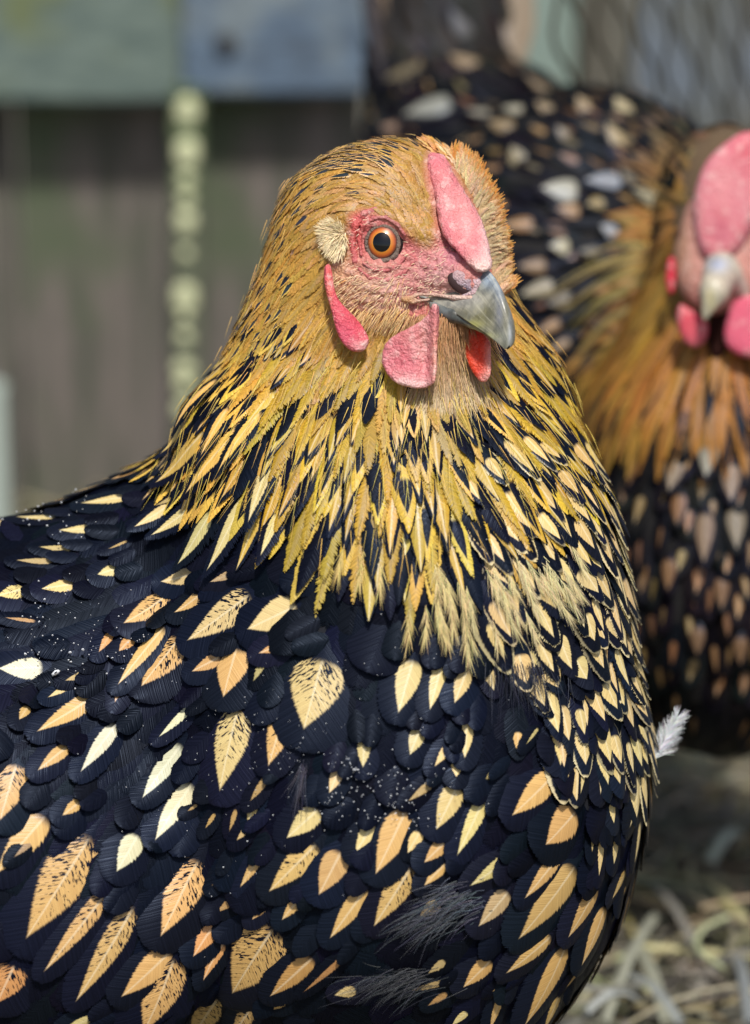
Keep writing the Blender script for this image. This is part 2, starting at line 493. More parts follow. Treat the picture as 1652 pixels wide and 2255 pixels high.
prof_y = np.array([300, 400, 500, 600, 700, 800, 900, 1000, 1150, 1300, 1450])
prof_l = np.array([760, 640, 600, 572, 530, 490, 400, 400, 400, 450, 520])
prof_r = np.array([1010, 1060, 1080, 1100, 1165, 1235, 1262, 1290, 1330, 1350, 1340])
prof_z = np.array([120, 170, 195, 200, 180, 185, 225, 290, 345, 360, 340])
EYE = Q(842, 533, 0)
def hen_sdf(P, fine=True):
    Y = P[..., 1]
    l = np.interp(Y, prof_y, prof_l); r = np.interp(Y, prof_y, prof_r); z = np.interp(Y, prof_y, prof_z)
    cx = (l + r) / 2; rx = (r - l) / 2
    e = np.sqrt(((P[..., 0] - cx) / rx) ** 2 + ((P[..., 2] + 20) / z) ** 2)
    d = (e - 1) * np.minimum(rx, z) * .9
    d = smax(d, np.maximum(380 - Y, Y - 1380), 60)
    d = smin(d, ell(P, (862, 500, -5), (228, 192, 205)), 50)
    d = smin(d, ell(P, (985, 1290, -40), (368, 420, 340)), 70)
    d = smin(d, ell(P, (840, 1700, -60), (590, 720, 440)), 90)
    d = smin(d, ell(P, (60, 1760, -160), (900, 590, 420)), 80)
    d = smin(d, cap(P, (480, 1180, -150), (-300, 1620, -250), 215, 290), 80)
    wing = ell(P, (-20, 1880, 190), (560, 380, 170), [(.9, .43, 0), (-.43, .9, 0), (0, 0, 1)])
    d = smin(d, wing, 45)
    # tail root
    d = smin(d, cap(P, (-700, 1500, -200), (-1250, 1000, -200), 260, 90, .5), 120)
    d = smin(d, cap(P, (700, 2300, 40), (700, 2600, 20), 110, 55), 60)
    d = smin(d, cap(P, (820, 2300, -330), (820, 2600, -330), 110, 55), 60)
    if fine:
        d = smin(d, cap(P, Q(955, 590, 120), Q(1040, 620, 215), 92, 44), 40)       # muzzle
        d = smin(d, ell(P, Q(850, 615, 125), (115, 105, 85)), 30)                  # cheek
        d = smin(d, cap(P, Q(905, 690, 130), Q(985, 690, 190), 50, 26), 25)        # jaw
        d = smin(d, cap(P, Q(770, 478, 172), Q(950, 520, 196), 22, 20), 30)        # brow
        d = smin(d, cap(P, Q(950, 800, 130), Q(985, 700, 165), 70, 45), 35)        # throat
    return d
Vb, Fb = surfnet(lambda P: hen_sdf(P, True), (-1450, 260, -700), (1480, 2640, 480), 26)
Vb = relax(Vb, Fb, 2, .4)
bvh0 = bvh_of(Vb, Fb)
# head in finer cells
Vh, Fh = surfnet(lambda P: hen_sdf(P, True), (560, 280, 20), (1180, 900, 330), 7)
Vh = relax(Vh, Fh, 2, .4)
bvh_h = bvh_of(Vh, Fh)
class Duo:      # nearest on the head where it is finer
    def find_nearest(s, q):
        if 590 < q[0] < 1150 and 310 < q[1] < 860 and q[2] > 60: 
            r = bvh_h.find_nearest(q)
            return r
        return bvh0.find_nearest(q)
bvh = Duo()
def hit(px, py, tree=None):
    o = Vector(Q(px, py, 900)); t = Vector(Q(px, py, -900))
    d = (t - o).normalized()
    if tree is None:
        r = bvh_h.ray_cast(o, d) if (600 < px < 1140 and 320 < py < 840) else (None,)
        if r[0] is None: r = bvh0.ray_cast(o, d)
    else: r = tree.ray_cast(o, d)
    return r[0], r[1]

# C(): crop coordinates used while studying the photograph (1652 = 1000 source px)
def C(cx, cy): return (563.6 + cx * .379, 250.5 + cy * .379)
FACE = [C(*p) for p in [(548, 600), (580, 575), (640, 568), (700, 585), (770, 618), (850, 680), (930, 760), (1000, 790), (1045, 760), (1050, 600), (1000, 420),
        (990, 240), (1060, 215), (1130, 300), (1200, 430), (1290, 560), (1345, 700), (1385, 850), (1400, 1000), (1300, 1130), (1270, 1290), (1060, 1290), (1040, 1200), (1000, 1160),
        (900, 1235), (740, 1250), (640, 1215), (540, 1140), (478, 1060), (445, 960), (430, 860), (480, 840), (540, 850), (548, 760)]]
FACEs = smooth_poly(FACE, 1)
def face_d(x, y):   # scalar/array signed distance, in screen units
    return polyd(np.atleast_1d(np.asarray(x, float)), np.atleast_1d(np.asarray(y, float)), FACEs)

# ---- body surface (one continuous skin) and the face drawn into a finer skin
dark_skin = flat_mat('down under the feathers', (.02, .02, .025), .9, .1)
tB = NT('body down'); cB = tB.attr('col').outputs['Color']
tB.pr(tB.mix(tB.m('MULTIPLY', tB.noise(tB.tc(), 400, 4), .6), cB, tB.mix(1, cB, (.5, .45, .4), 'MULTIPLY')), .9)
bx, by = scr(Vb)
nb_ = np.zeros_like(Vb); fnb = np.cross(Vb[Fb[:, 2]] - Vb[Fb[:, 0]], Vb[Fb[:, 3]] - Vb[Fb[:, 1]])
for k in range(4): np.add.at(nb_, Fb[:, k], fnb)
nb_ /= np.linalg.norm(nb_, axis=1)[:, None] + 1e-9
inh = (Vb[:, 0] > 575) & (Vb[:, 0] < 1170) & (Vb[:, 1] < 885) & (Vb[:, 2] > 35)
Vbd = Vb - nb_ * np.where(inh, 22, 0)[:, None]
tcol = np.clip((by - 880) / 250, 0, 1)[:, None]
cb = np.array(BUFF) * (1 - tcol) * .6 + np.array(BLK) * tcol
body = mkmesh('body', W(Vbd), Fb, tB.mat, hen, True, {'col': ('FLOAT_COLOR', np.concatenate([cb, np.ones((len(cb), 1))], 1))})

def wrinkle(V, F):
    """raise folds and pores on the face in real relief"""
    return V
hx, hy = scr(Vh)
PINK = (.60, .24, .21); RED = (.66, .10, .10); GREY = (.42, .33, .32)
hc = blob_col(hx, hy, PINK, [
    (842, 533, 110, 110, (.60, .15, .15), .6), (786, 500, 26, 55, RED, .9), (790, 580, 30, 60, (.58, .14, .16), .6),
    (900, 520, 50, 60, (.62, .16, .15), .7), (850, 600, 60, 25, (.50, .22, .22), .5),
    (800, 640, 80, 60, (.58, .36, .22), .8), (745, 600, 35, 70, (.64, .40, .22), .9), (870, 700, 80, 30, (.52, .26, .18), .6),
    (960, 600, 50, 35, (.60, .34, .34), .7), (995, 560, 30, 30, (.50, .17, .24), .7), (1000, 640, 40, 20, (.68, .48, .40), .7),
    (930, 560, 30, 40, (.62, .24, .24), .6), (900, 640, 60, 20, (.62, .28, .26), .7), (930, 690, 50, 22, (.6, .16, .14), .7)])
outf = polyd(hx, hy, FACEs)
f_ = np.clip((outf + 8) / 22, 0, 1)[:, None]
hc[:, :3] = hc[:, :3] * (1 - f_) + np.array(BUFF) * .8 * f_
# real relief: crease furrows
rel = np.zeros(len(Vh))
for k in range(9):
    a = rng.random() * 6.28; fx, fy = np.cos(a), np.sin(a); fr = .18 + .2 * rng.random()
    rel += np.sin((hx * fx + hy * fy) * fr + 3 * np.sin(hx * .031 + k) + 2 * np.sin(hy * .043 + k * 2))
for k, (R_, am) in enumerate([(58, 3.0), (68, 2.4), (80, 2.0)]):   # rings round the eye
    rr = np.hypot((hx - 842), (hy - 535) * .92)
    rel += -am * 2.2 * np.exp(-((rr - R_) / 3.5) ** 2)
nh = np.zeros_like(Vh); fnn = np.cross(Vh[Fh[:, 2]] - Vh[Fh[:, 0]], Vh[Fh[:, 3]] - Vh[Fh[:, 1]])
for k in range(4): np.add.at(nh, Fh[:, k], fnn)
nh /= np.linalg.norm(nh, axis=1)[:, None] + 1e-9
mk = np.clip(-outf / 20, 0, 1)
Vh2 = Vh + nh * (rel * 1.15 * mk + 1.5)[:, None]
# eye socket
ehit, en = hit(842, 533)
EN = (en * .45 + Vector((-.22, .0, 1)).normalized() * .55).normalized()
EC = ehit - EN * 17
de = np.linalg.norm(Vh2 - np.array(EC), axis=1)
push = np.clip(1 - de / 60, 0, 1)
Vh2 = Vh2 - np.array(EN) * (push * 34)[:, None]
keep = Vh[:, 2] > 30
face = mkmesh('facial_skin', W(Vh2), Fh, M_SKIN, hen, True, {'col': ('FLOAT_COLOR', hc)})

# ---- eye: iris, pupil, lids
def frame(n):
    n = Vector(n).normalized(); a = Vector((1, 0, 0)); a = (a - n * a.dot(n)).normalized(); b = n.cross(a)
    return a, b, n
ea, eb, en_ = frame(EN)
def dome(r0, r1, Rr, k, rings=14, seg=56, sx=1, sy=1, c=None):
    c = c or EC; V = []; F = []
    for i in range(rings + 1):
        r = r0 + (r1 - r0) * i / rings; h = math.sqrt(max(Rr * Rr - r * r, 0)) + k
        for j in range(seg):
            a = 2 * math.pi * j / seg
            V.append(tuple(c + ea * (r * sx * math.cos(a)) + eb * (r * sy * math.sin(a)) + en_ * h))
    for i in range(rings):
        for j in range(seg):
            F.append([i * seg + j, i * seg + (j + 1) % seg, (i + 1) * seg + (j + 1) % seg, (i + 1) * seg + j])
    return np.array(V), np.array(F)
tI = NT('iris'); oi = tI.attr('rad').outputs['Fac']; an = tI.attr('ang').outputs['Fac']
rn = tI.noise(tI.comb(tI.m('MULTIPLY', an, 14), tI.m('MULTIPLY', oi, 1.5), 0), scale=1, detail=2)
ic = tI.ramp(tI.m('ADD', oi, tI.m('MULTIPLY', tI.m('SUBTRACT', rn, .5), .12)),
             [(0, (.70, .32, .018)), (.25, (.62, .21, .010)), (.5, (.55, .12, .006)), (.7, (.22, .035, .004)), (.82, (.02, .01, .008)), (1, (.01, .008, .008))])
tI.pr(ic, .35, Coat_Weight=1.0, Coat_Roughness=.02, Specular_IOR_Level=.6)
Vi, Fi = dome(17, 38, 60, -33, 10, 72, .93, 1.0)
rad = np.repeat(np.linspace(0, 1, 11), 72); ang = np.tile(np.linspace(0, 1, 72) * 6.283, 11)
eye_o = mkmesh('eye', W(dome(0.01, 44, 60, -34.5, 14, 56)[0]), dome(0.01, 44, 60, -34.5, 14, 56)[1],
               flat_mat('eyeball', (.015, .012, .012), .08, .5, 100, .1), hen)
EO = eye_o
def sub(o):   # grandchildren inherit the hen's origin (their parents sit at it)
    o['_o'] = tuple(hen.location); return o
sub(EO)
mkmesh('iris', W(Vi), Fi, tI.mat, EO, True, {'rad': ('FLOAT', rad), 'ang': ('FLOAT', ang)})
Vp, Fp = dome(0.01, 20.5, 60, -32.3, 8, 56, .93, 1.0)
mkmesh('pupil', W(Vp), Fp, flat_mat('pupil', (.002, .002, .003), .02, .3, 50, .1, Coat_Weight=.6, Coat_Roughness=.01), EO)
# lids: an oval ring of grey crinkled skin
EYEC = .75
def lid_ring():
    V = []; F = []; seg = 96; tub = 14
    for j in range(seg):
        a = 2 * math.pi * j / seg
        rx, ry = 34 + 3.5 * math.exp(-((a - EYEC) / .35) ** 2), (38 if math.sin(a) > 0 else 34) + 3.5 * math.exp(-((a - EYEC) / .35) ** 2)
        up = max(0, -math.sin(a))     # a<0 is up (eb points ...)
        ct = ea * (rx * math.cos(a)) + eb * (ry * math.sin(a))
        rd = ct.normalized()
        tr = 4.0 + .9 * math.sin(a * 9 + 1) * .5 + random.random() * .7
        for i in range(tub):
            b_ = 2 * math.pi * i / tub
            rr = tr * (1 + .12 * (random.random() - .5))
            V.append(tuple(EC + ct + rd * (rr * 1.15 * math.cos(b_)) + en_ * (13.5 + rr * .95 * math.sin(b_))))
    for j in range(seg):
        for i in range(tub):
            F.append([j * tub + i, j * tub + (i + 1) % tub, ((j + 1) % seg) * tub + (i + 1) % tub, ((j + 1) % seg) * tub + i])
    return np.array(V), np.array(F)
Vl, Fl = lid_ring()
lx, ly = scr(Vl)
rl = np.hypot(lx - 842, ly - 533)
lc = np.tile(np.array([.19, .145, .115]), (len(Vl), 1))
fl = np.clip((rl - 42) / 6, 0, 1)[:, None]; lc = lc * (1 - fl) + np.array([.20, .10, .10]) * fl
fd = np.clip((34 - rl) / 3, 0, 1)[:, None]; lc = lc * (1 - fd) + np.array([.03, .025, .025]) * fd
M_LID = skin_mat('eyelid skin', 1.6, .03, .6, (.46, .40, .32), .35)
mkmesh('eyelid', W(Vl), Fl, M_LID, hen, True, {'col': ('FLOAT_COLOR', np.concatenate([lc, np.ones((len(lc), 1))], 1))})

# folds of skin round the eye
def arc_caps(pts, rr, up):
    out = []
    for a, b in zip(pts[:-1], pts[1:]):
        ha, _ = hit(*a); hb_, _ = hit(*b); out.append((tuple(ha + Vector((0, 0, up))), tuple(hb_ + Vector((0, 0, up))), rr, rr))
    return out
def FOLDS():
    rim_ = lambda x, y: blob_col(x, y, (.52, .15, .15), [(785, 500, 25, 50, (.66, .11, .10), .8), (880, 480, 40, 30, (.42, .20, .17), .7)])
    for pts, rr, up in ([[(783, 575), (776, 535), (782, 495), (802, 470), (826, 461)], 7.5, -3], [[(796, 560), (791, 525), (800, 497), (822, 480), (850, 478), (876, 494), (892, 518)], 4.2, -1],
                        [[(800, 578), (822, 593), (850, 596), (878, 584), (896, 560)], 3.6, -1.5], [[(790, 590), (815, 612), (852, 616), (890, 600), (915, 572)], 4, -2.5], [[(905, 560), (930, 585), (960, 592)], 4, -2.5]):
        caps_mesh('eye_fold', arc_caps(pts, rr, up), 6, M_SKIN, hen, 3, rim_)

# ---- comb
COMB = smooth_poly([C(*p) for p in [(988, 262), (1005, 228), (1050, 216), (1100, 240), (1130, 300), (1152, 350), (1200, 430), (1260, 515), (1310, 600),
        (1345, 700), (1365, 800), (1380, 905), (1330, 925), (1265, 912), (1225, 865), (1170, 800), (1105, 735), (1068, 670), (1050, 560), (1040, 450), (1002, 340)]], 2)
def zc(X, Y):
    t = np.clip((Y - 335) / 260, 0, 1)
    return 105 + 168 * t ** .8 - (X - 960) * .10 + 10 * np.sin(Y * .022)
def comb_f(P):
    x, y = scr(P)
    P2 = np.stack([x, y, P[..., 2]], -1)
    d = slab(P2, COMB, zc, 20)
    return d - 1.3 * np.sin(x * .17 + y * .05) * np.sin(y * .13 - x * .03) - 1.5 * np.sin(x * .36 + 2.2 * np.sin(y * .07)) * np.sin(y * .31 + 2 * np.sin(x * .09)) - 3.5 * np.exp(-((x - (968 + (y - 420) * .40) ) / 7) ** 2) * -1 * np.clip((y - 420) / 60, 0, 1) * np.clip((585 - y) / 60, 0, 1)
Vc, Fc = surfnet(comb_f, (900, 310, 40), (1100, 640, 330), 4.5)
Vc = relax(Vc, Fc, 2, .4); x, y = scr(Vc)
cc = blob_col(x, y, (.74, .26, .27), [(1075, 540, 22, 90, (.86, .60, .56), .7), (1060, 590, 40, 22, (.86, .66, .58), .85), (960, 350, 20, 25, (.72, .20, .24), .7),
                                      (985, 500, 14, 60, (.62, .14, .18), .6), (1010, 440, 30, 60, (.78, .34, .33), .6), (1000, 400, 10, 30, (.60, .14, .17), .5), (1030, 500, 12, 26, (.86, .52, .50), .6), (1050, 530, 10, 30, (.64, .17, .2), .4), (985, 450, 10, 24, (.84, .48, .46), .5), (1066, 480, 8, 30, (.86, .62, .58), .6), (1010, 560, 14, 30, (.6, .14, .18), .6)])
mkmesh('comb', W(Vc), Fc, M_COMB, hen, True, {'col': ('FLOAT_COLOR', cc)})

# ---- wattles and lobes
WL = smooth_poly([C(*p) for p in [(1020, 1095), (990, 1185), (900, 1235), (800, 1285), (740, 1345), (726, 1425), (748, 1500), (800, 1558), (880, 1592),
        (975, 1600), (1040, 1572), (1056, 1500), (1058, 1350), (1064, 1250), (1072, 1170), (1060, 1100)]], 2)
def wl_f(P):
    x, y = scr(P); P2 = np.stack([x, y, P[..., 2]], -1)
    zm = lambda X, Y: 246 + 16 * np.exp(-((X - 958) / 9) ** 2) - 22 * np.clip((950 - X) / 110, 0, 1) ** 1.3 + 16 * np.clip((Y - 800) / 60, 0, 1) \
        - 12 * np.exp(-((X - 935) / 12) ** 2) * np.clip((Y - 700) / 60, 0, 1)
    return slab(P2, WL, zm, 9) - 1.3 * np.sin(x * .25 + 2 + 1.5 * np.sin(y * .06)) * np.sin(y * .21 + np.sin(x * .1))
Vw, Fw = surfnet(wl_f, (820, 640, 180), (1000, 880, 330), 4)
Vw = relax(Vw, Fw, 2, .4); x, y = scr(Vw)
cw = blob_col(x, y, (.66, .22, .24), [(890, 790, 30, 25, (.60, .12, .17), .6), (900, 845, 60, 14, (.88, .66, .62), .7), (958, 790, 9, 70, (.80, .36, .26), .8),
                                      (935, 740, 12, 50, (.70, .42, .36), .6), (850, 800, 12, 40, (.74, .24, .28), .6), (915, 770, 14, 22, (.80, .44, .42), .5), (880, 760, 16, 16, (.56, .13, .17), .5), (900, 730, 40, 30, (.60, .22, .20), .5)])
mkmesh('wattle', W(Vw), Fw, M_WAT, hen, True, {'col': ('FLOAT_COLOR', cw)})
WR = smooth_poly([C(*p) for p in [(1240, 1225), (1300, 1250), (1372, 1325), (1366, 1400), (1374, 1480), (1355, 1550), (1310, 1568), (1262, 1510), (1225, 1440), (1205, 1340)]], 2)
def wr_f(P):
    x, y = scr(P); P2 = np.stack([x, y, P[..., 2]], -1)
    zm = lambda X, Y: 206 + 22 * np.clip((X - 1050) / 30, 0, 1) + (Y - 780) * .08
    return slab(P2, WR, zm, 8)
Vw, Fw = surfnet(wr_f, (990, 690, 150), (1110, 870, 300), 4)
Vw = relax(Vw, Fw, 2, .4); x, y = scr(Vw)
cw = blob_col(x, y, (.82, .07, .03), [(1078, 800, 10, 60, (.88, .42, .36), .9), (1068, 835, 14, 18, (.88, .55, .5), .7), (1030, 760, 14, 40, (.72, .10, .03), .6)])  # glow of light coming through is put into the orange-red base colour
mkmesh('wattle', W(Vw), Fw, skin_mat('wattle skin lit through', 1.2, .3, .4, (.95, .4, .3), .15), hen, True, {'col': ('FLOAT_COLOR', cw)})
LB = smooth_poly([C(*p) for p in [(392, 880), (395, 980), (412, 1060), (438, 1150), (462, 1250), (490, 1320), (535, 1370), (590, 1390), (640, 1375),
        (665, 1320), (640, 1260), (590, 1190), (530, 1130), (480, 1080), (455, 1010), (448, 930), (432, 860)]], 2)
def lb_f(P):
    x, y = scr(P); P2 = np.stack([x, y, P[..., 2]], -1)
    zm = lambda X, Y: 186 + (Y - 590) * .14 - 10 * np.exp(-((X - (722 + (Y - 600) * .42 + 20)) / 12) ** 2)
    return slab(P2, LB, zm, 11)
Vw, Fw = surfnet(lb_f, (695, 560, 100), (830, 800, 290), 4)
Vw = relax(Vw, Fw, 2, .4); x, y = scr(Vw)
cw = blob_col(x, y, (.68, .10, .14), [(760, 740, 30, 30, (.58, .08, .15), .6), (725, 640, 8, 60, (.85, .22, .16), .7), (790, 760, 22, 12, (.74, .34, .34), .6), (800, 770, 16, 14, (.66, .42, .40), .6)])
mkmesh('ear_lobe', W(Vw), Fw, M_WAT, hen, True, {'col': ('FLOAT_COLOR', cw)})

# ---- beak
L_ = Vector((-.66, -.05, .72))
sec = [  # culmen, mid, cutting edge (screen x,y,z) and half width
    ((1060, 583, 232), (1030, 632, 246), (935, 655, 200), 34),
    ((1078, 597, 252), (1050, 645, 264), (968, 674, 225), 34),
    ((1094, 620, 272), (1068, 668, 282), (1003, 692, 252), 32),
    ((1106, 646, 288), (1084, 690, 296), (1035, 712, 274), 29),
    ((1116, 676, 300), (1099, 710, 304), (1064, 731, 289), 25),
    ((1123, 708, 306), (1110, 732, 308), (1088, 749, 298), 19),
    ((1126, 738, 308), (1118, 752, 309), (1104, 762, 303), 11),
    ((1122, 760, 307), (1117, 765, 307), (1112, 769, 305), 4)]
def beak():
    V = []; nseg = 33; prof = []
    for (c, m_, t_, hw) in sec:
        c, m_, t_ = (Vector(Q(*v)) for v in (c, m_, t_))
        mf = m_ - L_ * 2 * hw; tf = t_ - L_ * 1.9 * hw
        prof.append([t_, m_, c, mf, tf])
    # interpolate along length
    nl = 40; rows = []
    for i in range(nl):
        u = i / (nl - 1) * (len(prof) - 1); k = min(int(u), len(prof) - 2); fr = u - k
        P = []
        for j in range(5):
            p0 = prof[max(k - 1, 0)][j]; p1 = prof[k][j]; p2 = prof[k + 1][j]; p3 = prof[min(k + 2, len(prof) - 1)][j]
            P.append(.5 * ((2 * p1) + (p2 - p0) * fr + (2 * p0 - 5 * p1 + 4 * p2 - p3) * fr ** 2 + (3 * p1 - p0 - 3 * p2 + p3) * fr ** 3))
        row = []
        for a in range(nseg):
            u2 = a / (nseg - 1) * 4; k2 = min(int(u2), 3); f2 = u2 - k2
            p0 = P[max(k2 - 1, 0)]; p1 = P[k2]; p2 = P[k2 + 1]; p3 = P[min(k2 + 2, 4)]
            row.append(.5 * ((2 * p1) + (p2 - p0) * f2 + (2 * p0 - 5 * p1 + 4 * p2 - p3) * f2 ** 2 + (3 * p1 - p0 - 3 * p2 + p3) * f2 ** 3))
        # palate closing the underside
        a0, b0 = row[-1], row[0]; mid = (a0 + b0) / 2 + (row[nseg // 2] - (a0 + b0) / 2) * .35
        for s_ in (.25, .5, .75):
            row.append(a0.lerp(b0, s_).lerp(mid, 1 - abs(s_ - .5) * 2))
        rows.append(row)
    n = len(rows[0]); V = [tuple(p) for r in rows for p in r]
    F = [[i * n + j, (i + 1) * n + j, (i + 1) * n + (j + 1) % n, i * n + (j + 1) % n] for i in range(nl - 1) for j in range(n)]
    global KUV
    KUV = np.array([(i / (nl - 1), j / n, 0) for i in range(nl) for j in range(n)])
    return np.array(V), F
Vk, Fk = beak()
x, y = scr(Vk)
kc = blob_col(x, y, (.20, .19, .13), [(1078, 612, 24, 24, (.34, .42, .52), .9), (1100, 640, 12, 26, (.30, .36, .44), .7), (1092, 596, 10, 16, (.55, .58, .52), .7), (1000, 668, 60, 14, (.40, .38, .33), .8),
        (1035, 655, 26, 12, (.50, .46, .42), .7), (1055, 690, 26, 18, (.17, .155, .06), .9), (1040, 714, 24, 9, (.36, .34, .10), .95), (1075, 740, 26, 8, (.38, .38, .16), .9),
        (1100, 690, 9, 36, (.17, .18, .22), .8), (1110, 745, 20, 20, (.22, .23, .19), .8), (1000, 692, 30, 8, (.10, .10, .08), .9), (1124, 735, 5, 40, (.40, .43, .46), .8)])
tK = NT('horn'); ok_ = tK.tc(); ck = tK.attr('col').outputs['Color']
nk = tK.noise(vscale(tK, ok_, (1, 1, .35)), 420, 4, .6); nk2 = tK.noise(ok_, 120, 3)
ckk = tK.mix(tK.m('MULTIPLY', tK.sm(nk, .42, .62), .6), ck, tK.mix(1, ck, (.4, .42, .45), 'MULTIPLY'))
ckk = tK.mix(tK.m('MULTIPLY', tK.sm(nk2, .5, .65), .25), ckk, (.62, .60, .52))
kv = tK.sep(tK.attr('kuv').outputs['Vector'])
ks = tK.noise(tK.comb(tK.m('MULTIPLY', kv[0], 2.2), tK.m('MULTIPLY', kv[1], 34), 0), scale=1, detail=3, rough=.6)
ckk = tK.mix(tK.m('MULTIPLY', tK.sm(ks, .5, .72), .55), ckk, (.50, .48, .36)); ckk = tK.mix(tK.m('MULTIPLY', tK.sm(ks, .5, .3), .45), ckk, tK.mix(1, ckk, (.35, .37, .40), 'MULTIPLY'))
tK.pr(ckk, .33, tK.bump(nk, .35, .0005), Specular_IOR_Level=.5)
bk = sub(mkmesh('upper_beak', W(Vk), Fk, tK.mat, hen, True, {'col': ('FLOAT_COLOR', kc), 'kuv': ('FLOAT_VECTOR', KUV)}))
def caps_mesh(name, caps, k, mat, par, h=4, colf=None, extra=None):
    A = np.array([c[0] for c in caps] + [c[1] for c in caps]); r = max(max(c[2], c[3]) for c in caps) + 10
    def f(P):
        d = None
        for (a, b, ra, rb) in caps:
            q = cap(P, a, b, ra, rb); d = q if d is None else smin(d, q, k)
        return extra(P, d) if extra else d
    V, F = surfnet(f, A.min(0) - r, A.max(0) + r, h); V = relax(V, F, 2, .4); x, y = scr(V)
    return mkmesh(name, W(V), F, mat, par, True, {'col': ('FLOAT_COLOR', colf(x, y) if colf else blob_col(x, y, (.1, .1, .09), []))})
caps_mesh('lower_beak', [(Q(962, 676, 205), Q(1000, 694, 235), 16, 15), (Q(1000, 694, 235), Q(1040, 713, 262), 15, 9), (Q(1040, 713, 262), Q(1072, 734, 282), 9, 4),
                         (Q(955, 665, 200), Q(925, 651, 196), 8, 4)], 8, tK.mat, hen, 3.5,
          lambda x, y: blob_col(x, y, (.09, .10, .09), [(975, 690, 20, 12, (.28, .32, .34), .7), (1050, 725, 30, 10, (.42, .38, .18), .8), (960, 660, 30, 6, (.22, .28, .34), .8), (1010, 690, 30, 8, (.05, .045, .03), .8)]))
M_FOLD = skin_mat('mouth fold skin', 1.4, .05, .45, (.8, .6, .4), .4)
caps_mesh('mouth_corner', [(Q(888, 658, 200), Q(915, 652, 205), 5, 4), (Q(888, 658, 200), Q(910, 664, 203), 5, 5), (Q(910, 664, 203), Q(945, 659, 212), 4, 3),
                           (Q(915, 648, 206), Q(955, 648, 220), 3.5, 3.5), (Q(955, 648, 220), Q(1000, 655, 240), 3.5, 5), (Q(1000, 655, 240), Q(1040, 655, 258), 6, 5)], 6, M_FOLD, hen, 2.5,
          lambda x, y: blob_col(x, y, (.66, .44, .34), [(895, 660, 22, 12, (.52, .27, .10), .9), (1010, 655, 40, 10, (.72, .58, .50), .7)]))
FOLDS()
# nostril: a grey flap over a dark slit, rimmed by pale skin
nh_, nn_ = hit(1018, 620)
def ell_mesh(name, c, r, mat, par, ax=None, h=3, colf=None, warp=0):
    def f(P): 
        return ell(P, c, r, ax) - (warp * np.sin(P[..., 0] * .2) * np.sin(P[..., 1] * .17) if warp else 0)
    R_ = max(r) + 6; V, F = surfnet(f, np.array(c) - R_, np.array(c) + R_, h); V = relax(V, F, 1, .4); x, y = scr(V)
    return mkmesh(name, W(V), F, mat, par, True, {'col': ('FLOAT_COLOR', colf(x, y) if colf else blob_col(x, y, (.27, .25, .32), []))})
ang = math.radians(38)
axn = [(math.cos(ang), math.sin(ang), 0), (-math.sin(ang), math.cos(ang), 0), (0, 0, 1)]
M_NOS = flat_mat('nostril shadow skin', (.05, .025, .025), .6, .3)
ell_mesh('nostril', Q(1014, 624, 247), (32, 19, 9), M_NOS, hen, axn)
ell_mesh('nostril_flap', Q(1021, 617, 252), (28, 17, 7), skin_mat('flap', 1.5, .05, .4, (.5, .48, .55), .4), hen, axn, 3,
         lambda x, y: blob_col(x, y, (.40, .32, .36), [(1010, 602, 22, 14, (.58, .40, .40), .85), (1030, 640, 12, 12, (.22, .2, .3), .6)]), 1)
caps_mesh('cere', [(Q(1044, 598, 246), Q(1051, 622, 256), 9, 8), (Q(1051, 622, 256), Q(1044, 645, 256), 8, 6), (Q(1044, 645, 256), Q(1020, 652, 247), 6, 5)], 6,
          skin_mat('cere skin', 1.5, .1, .4, (.8, .66, .6), .4), hen, 3, lambda x, y: blob_col(x, y, (.60, .44, .46), []))

# ------------------------------------------------------------------ plumage flow
FLOW = Flow([(1060, 400, .9, -.35), (1095, 560, .9, .4), (1030, 310, .5, -1), (960, 300, 0, -1), (940, 400, -.25, -1), (950, 470, -.2, -1), (900, 430, -.7, -.7), (880, 330, -.8, -.5), (800, 310, -1, 0),
    (700, 340, -.9, .45), (640, 420, -.75, .7), (800, 420, -1, 0), (720, 470, -.9, .45), (600, 600, -.6, .85), (680, 600, -.7, .7), (700, 700, -.6, .8), (760, 780, -.4, .9), (550, 800, -.5, .9), (430, 950, -.62, .8),
    (700, 950, -.2, 1), (900, 900, -.02, 1), (1000, 900, .2, 1), (985, 720, .15, 1), (1130, 700, .75, .65), (1200, 800, .75, .65), (1100, 850, .6, .8), (1250, 950, .6, .75), (900, 1200, 0, 1), (1100, 1100, .5, .85),
    (1100, 1300, .45, .9), (1250, 1200, .65, .7), (1350, 1150, .35, 1), (1380, 1350, .25, 1), (1250, 1400, .4, .9), (400, 1100, -.62, .8), (600, 1200, -.35, 1), (250, 1040, -1, .45), (0, 1200, -1, .12),
    (150, 1350, -.95, .22), (330, 1250, -.95, .3), (350, 1380, -.75, .6), (100, 1600, -.75, .6), (300, 1650, -.65, .75), (100, 2000, -.6, .8), (500, 1500, -.45, 1), (650, 1600, -.2, 1), (800, 1550, -.15, 1), (1000, 1550, -.2, 1),
    (1200, 1600, -.05, 1), (1350, 1550, .1, 1), (1430, 1700, -.1, 1), (1400, 1850, -.35, 1), (1300, 1950, -.5, .9), (1150, 1800, -.8, .6), (1150, 2050, -.75, .7), (1050, 1900, -.9, .5), (900, 1850, -.5, .85),
    (700, 1850, -.6, .8), (600, 2050, -.65, .75), (900, 2150, -1, .2), (400, 1900, -.55, .85), (200, 2200, -.6, .8), (700, 2250, -.7, .6), (1100, 2200, -.6, .8), (-600, 1400, -1, 0), (-1200, 1000, -.7, -.7)],
    -1500, 1600, 200, 2700)

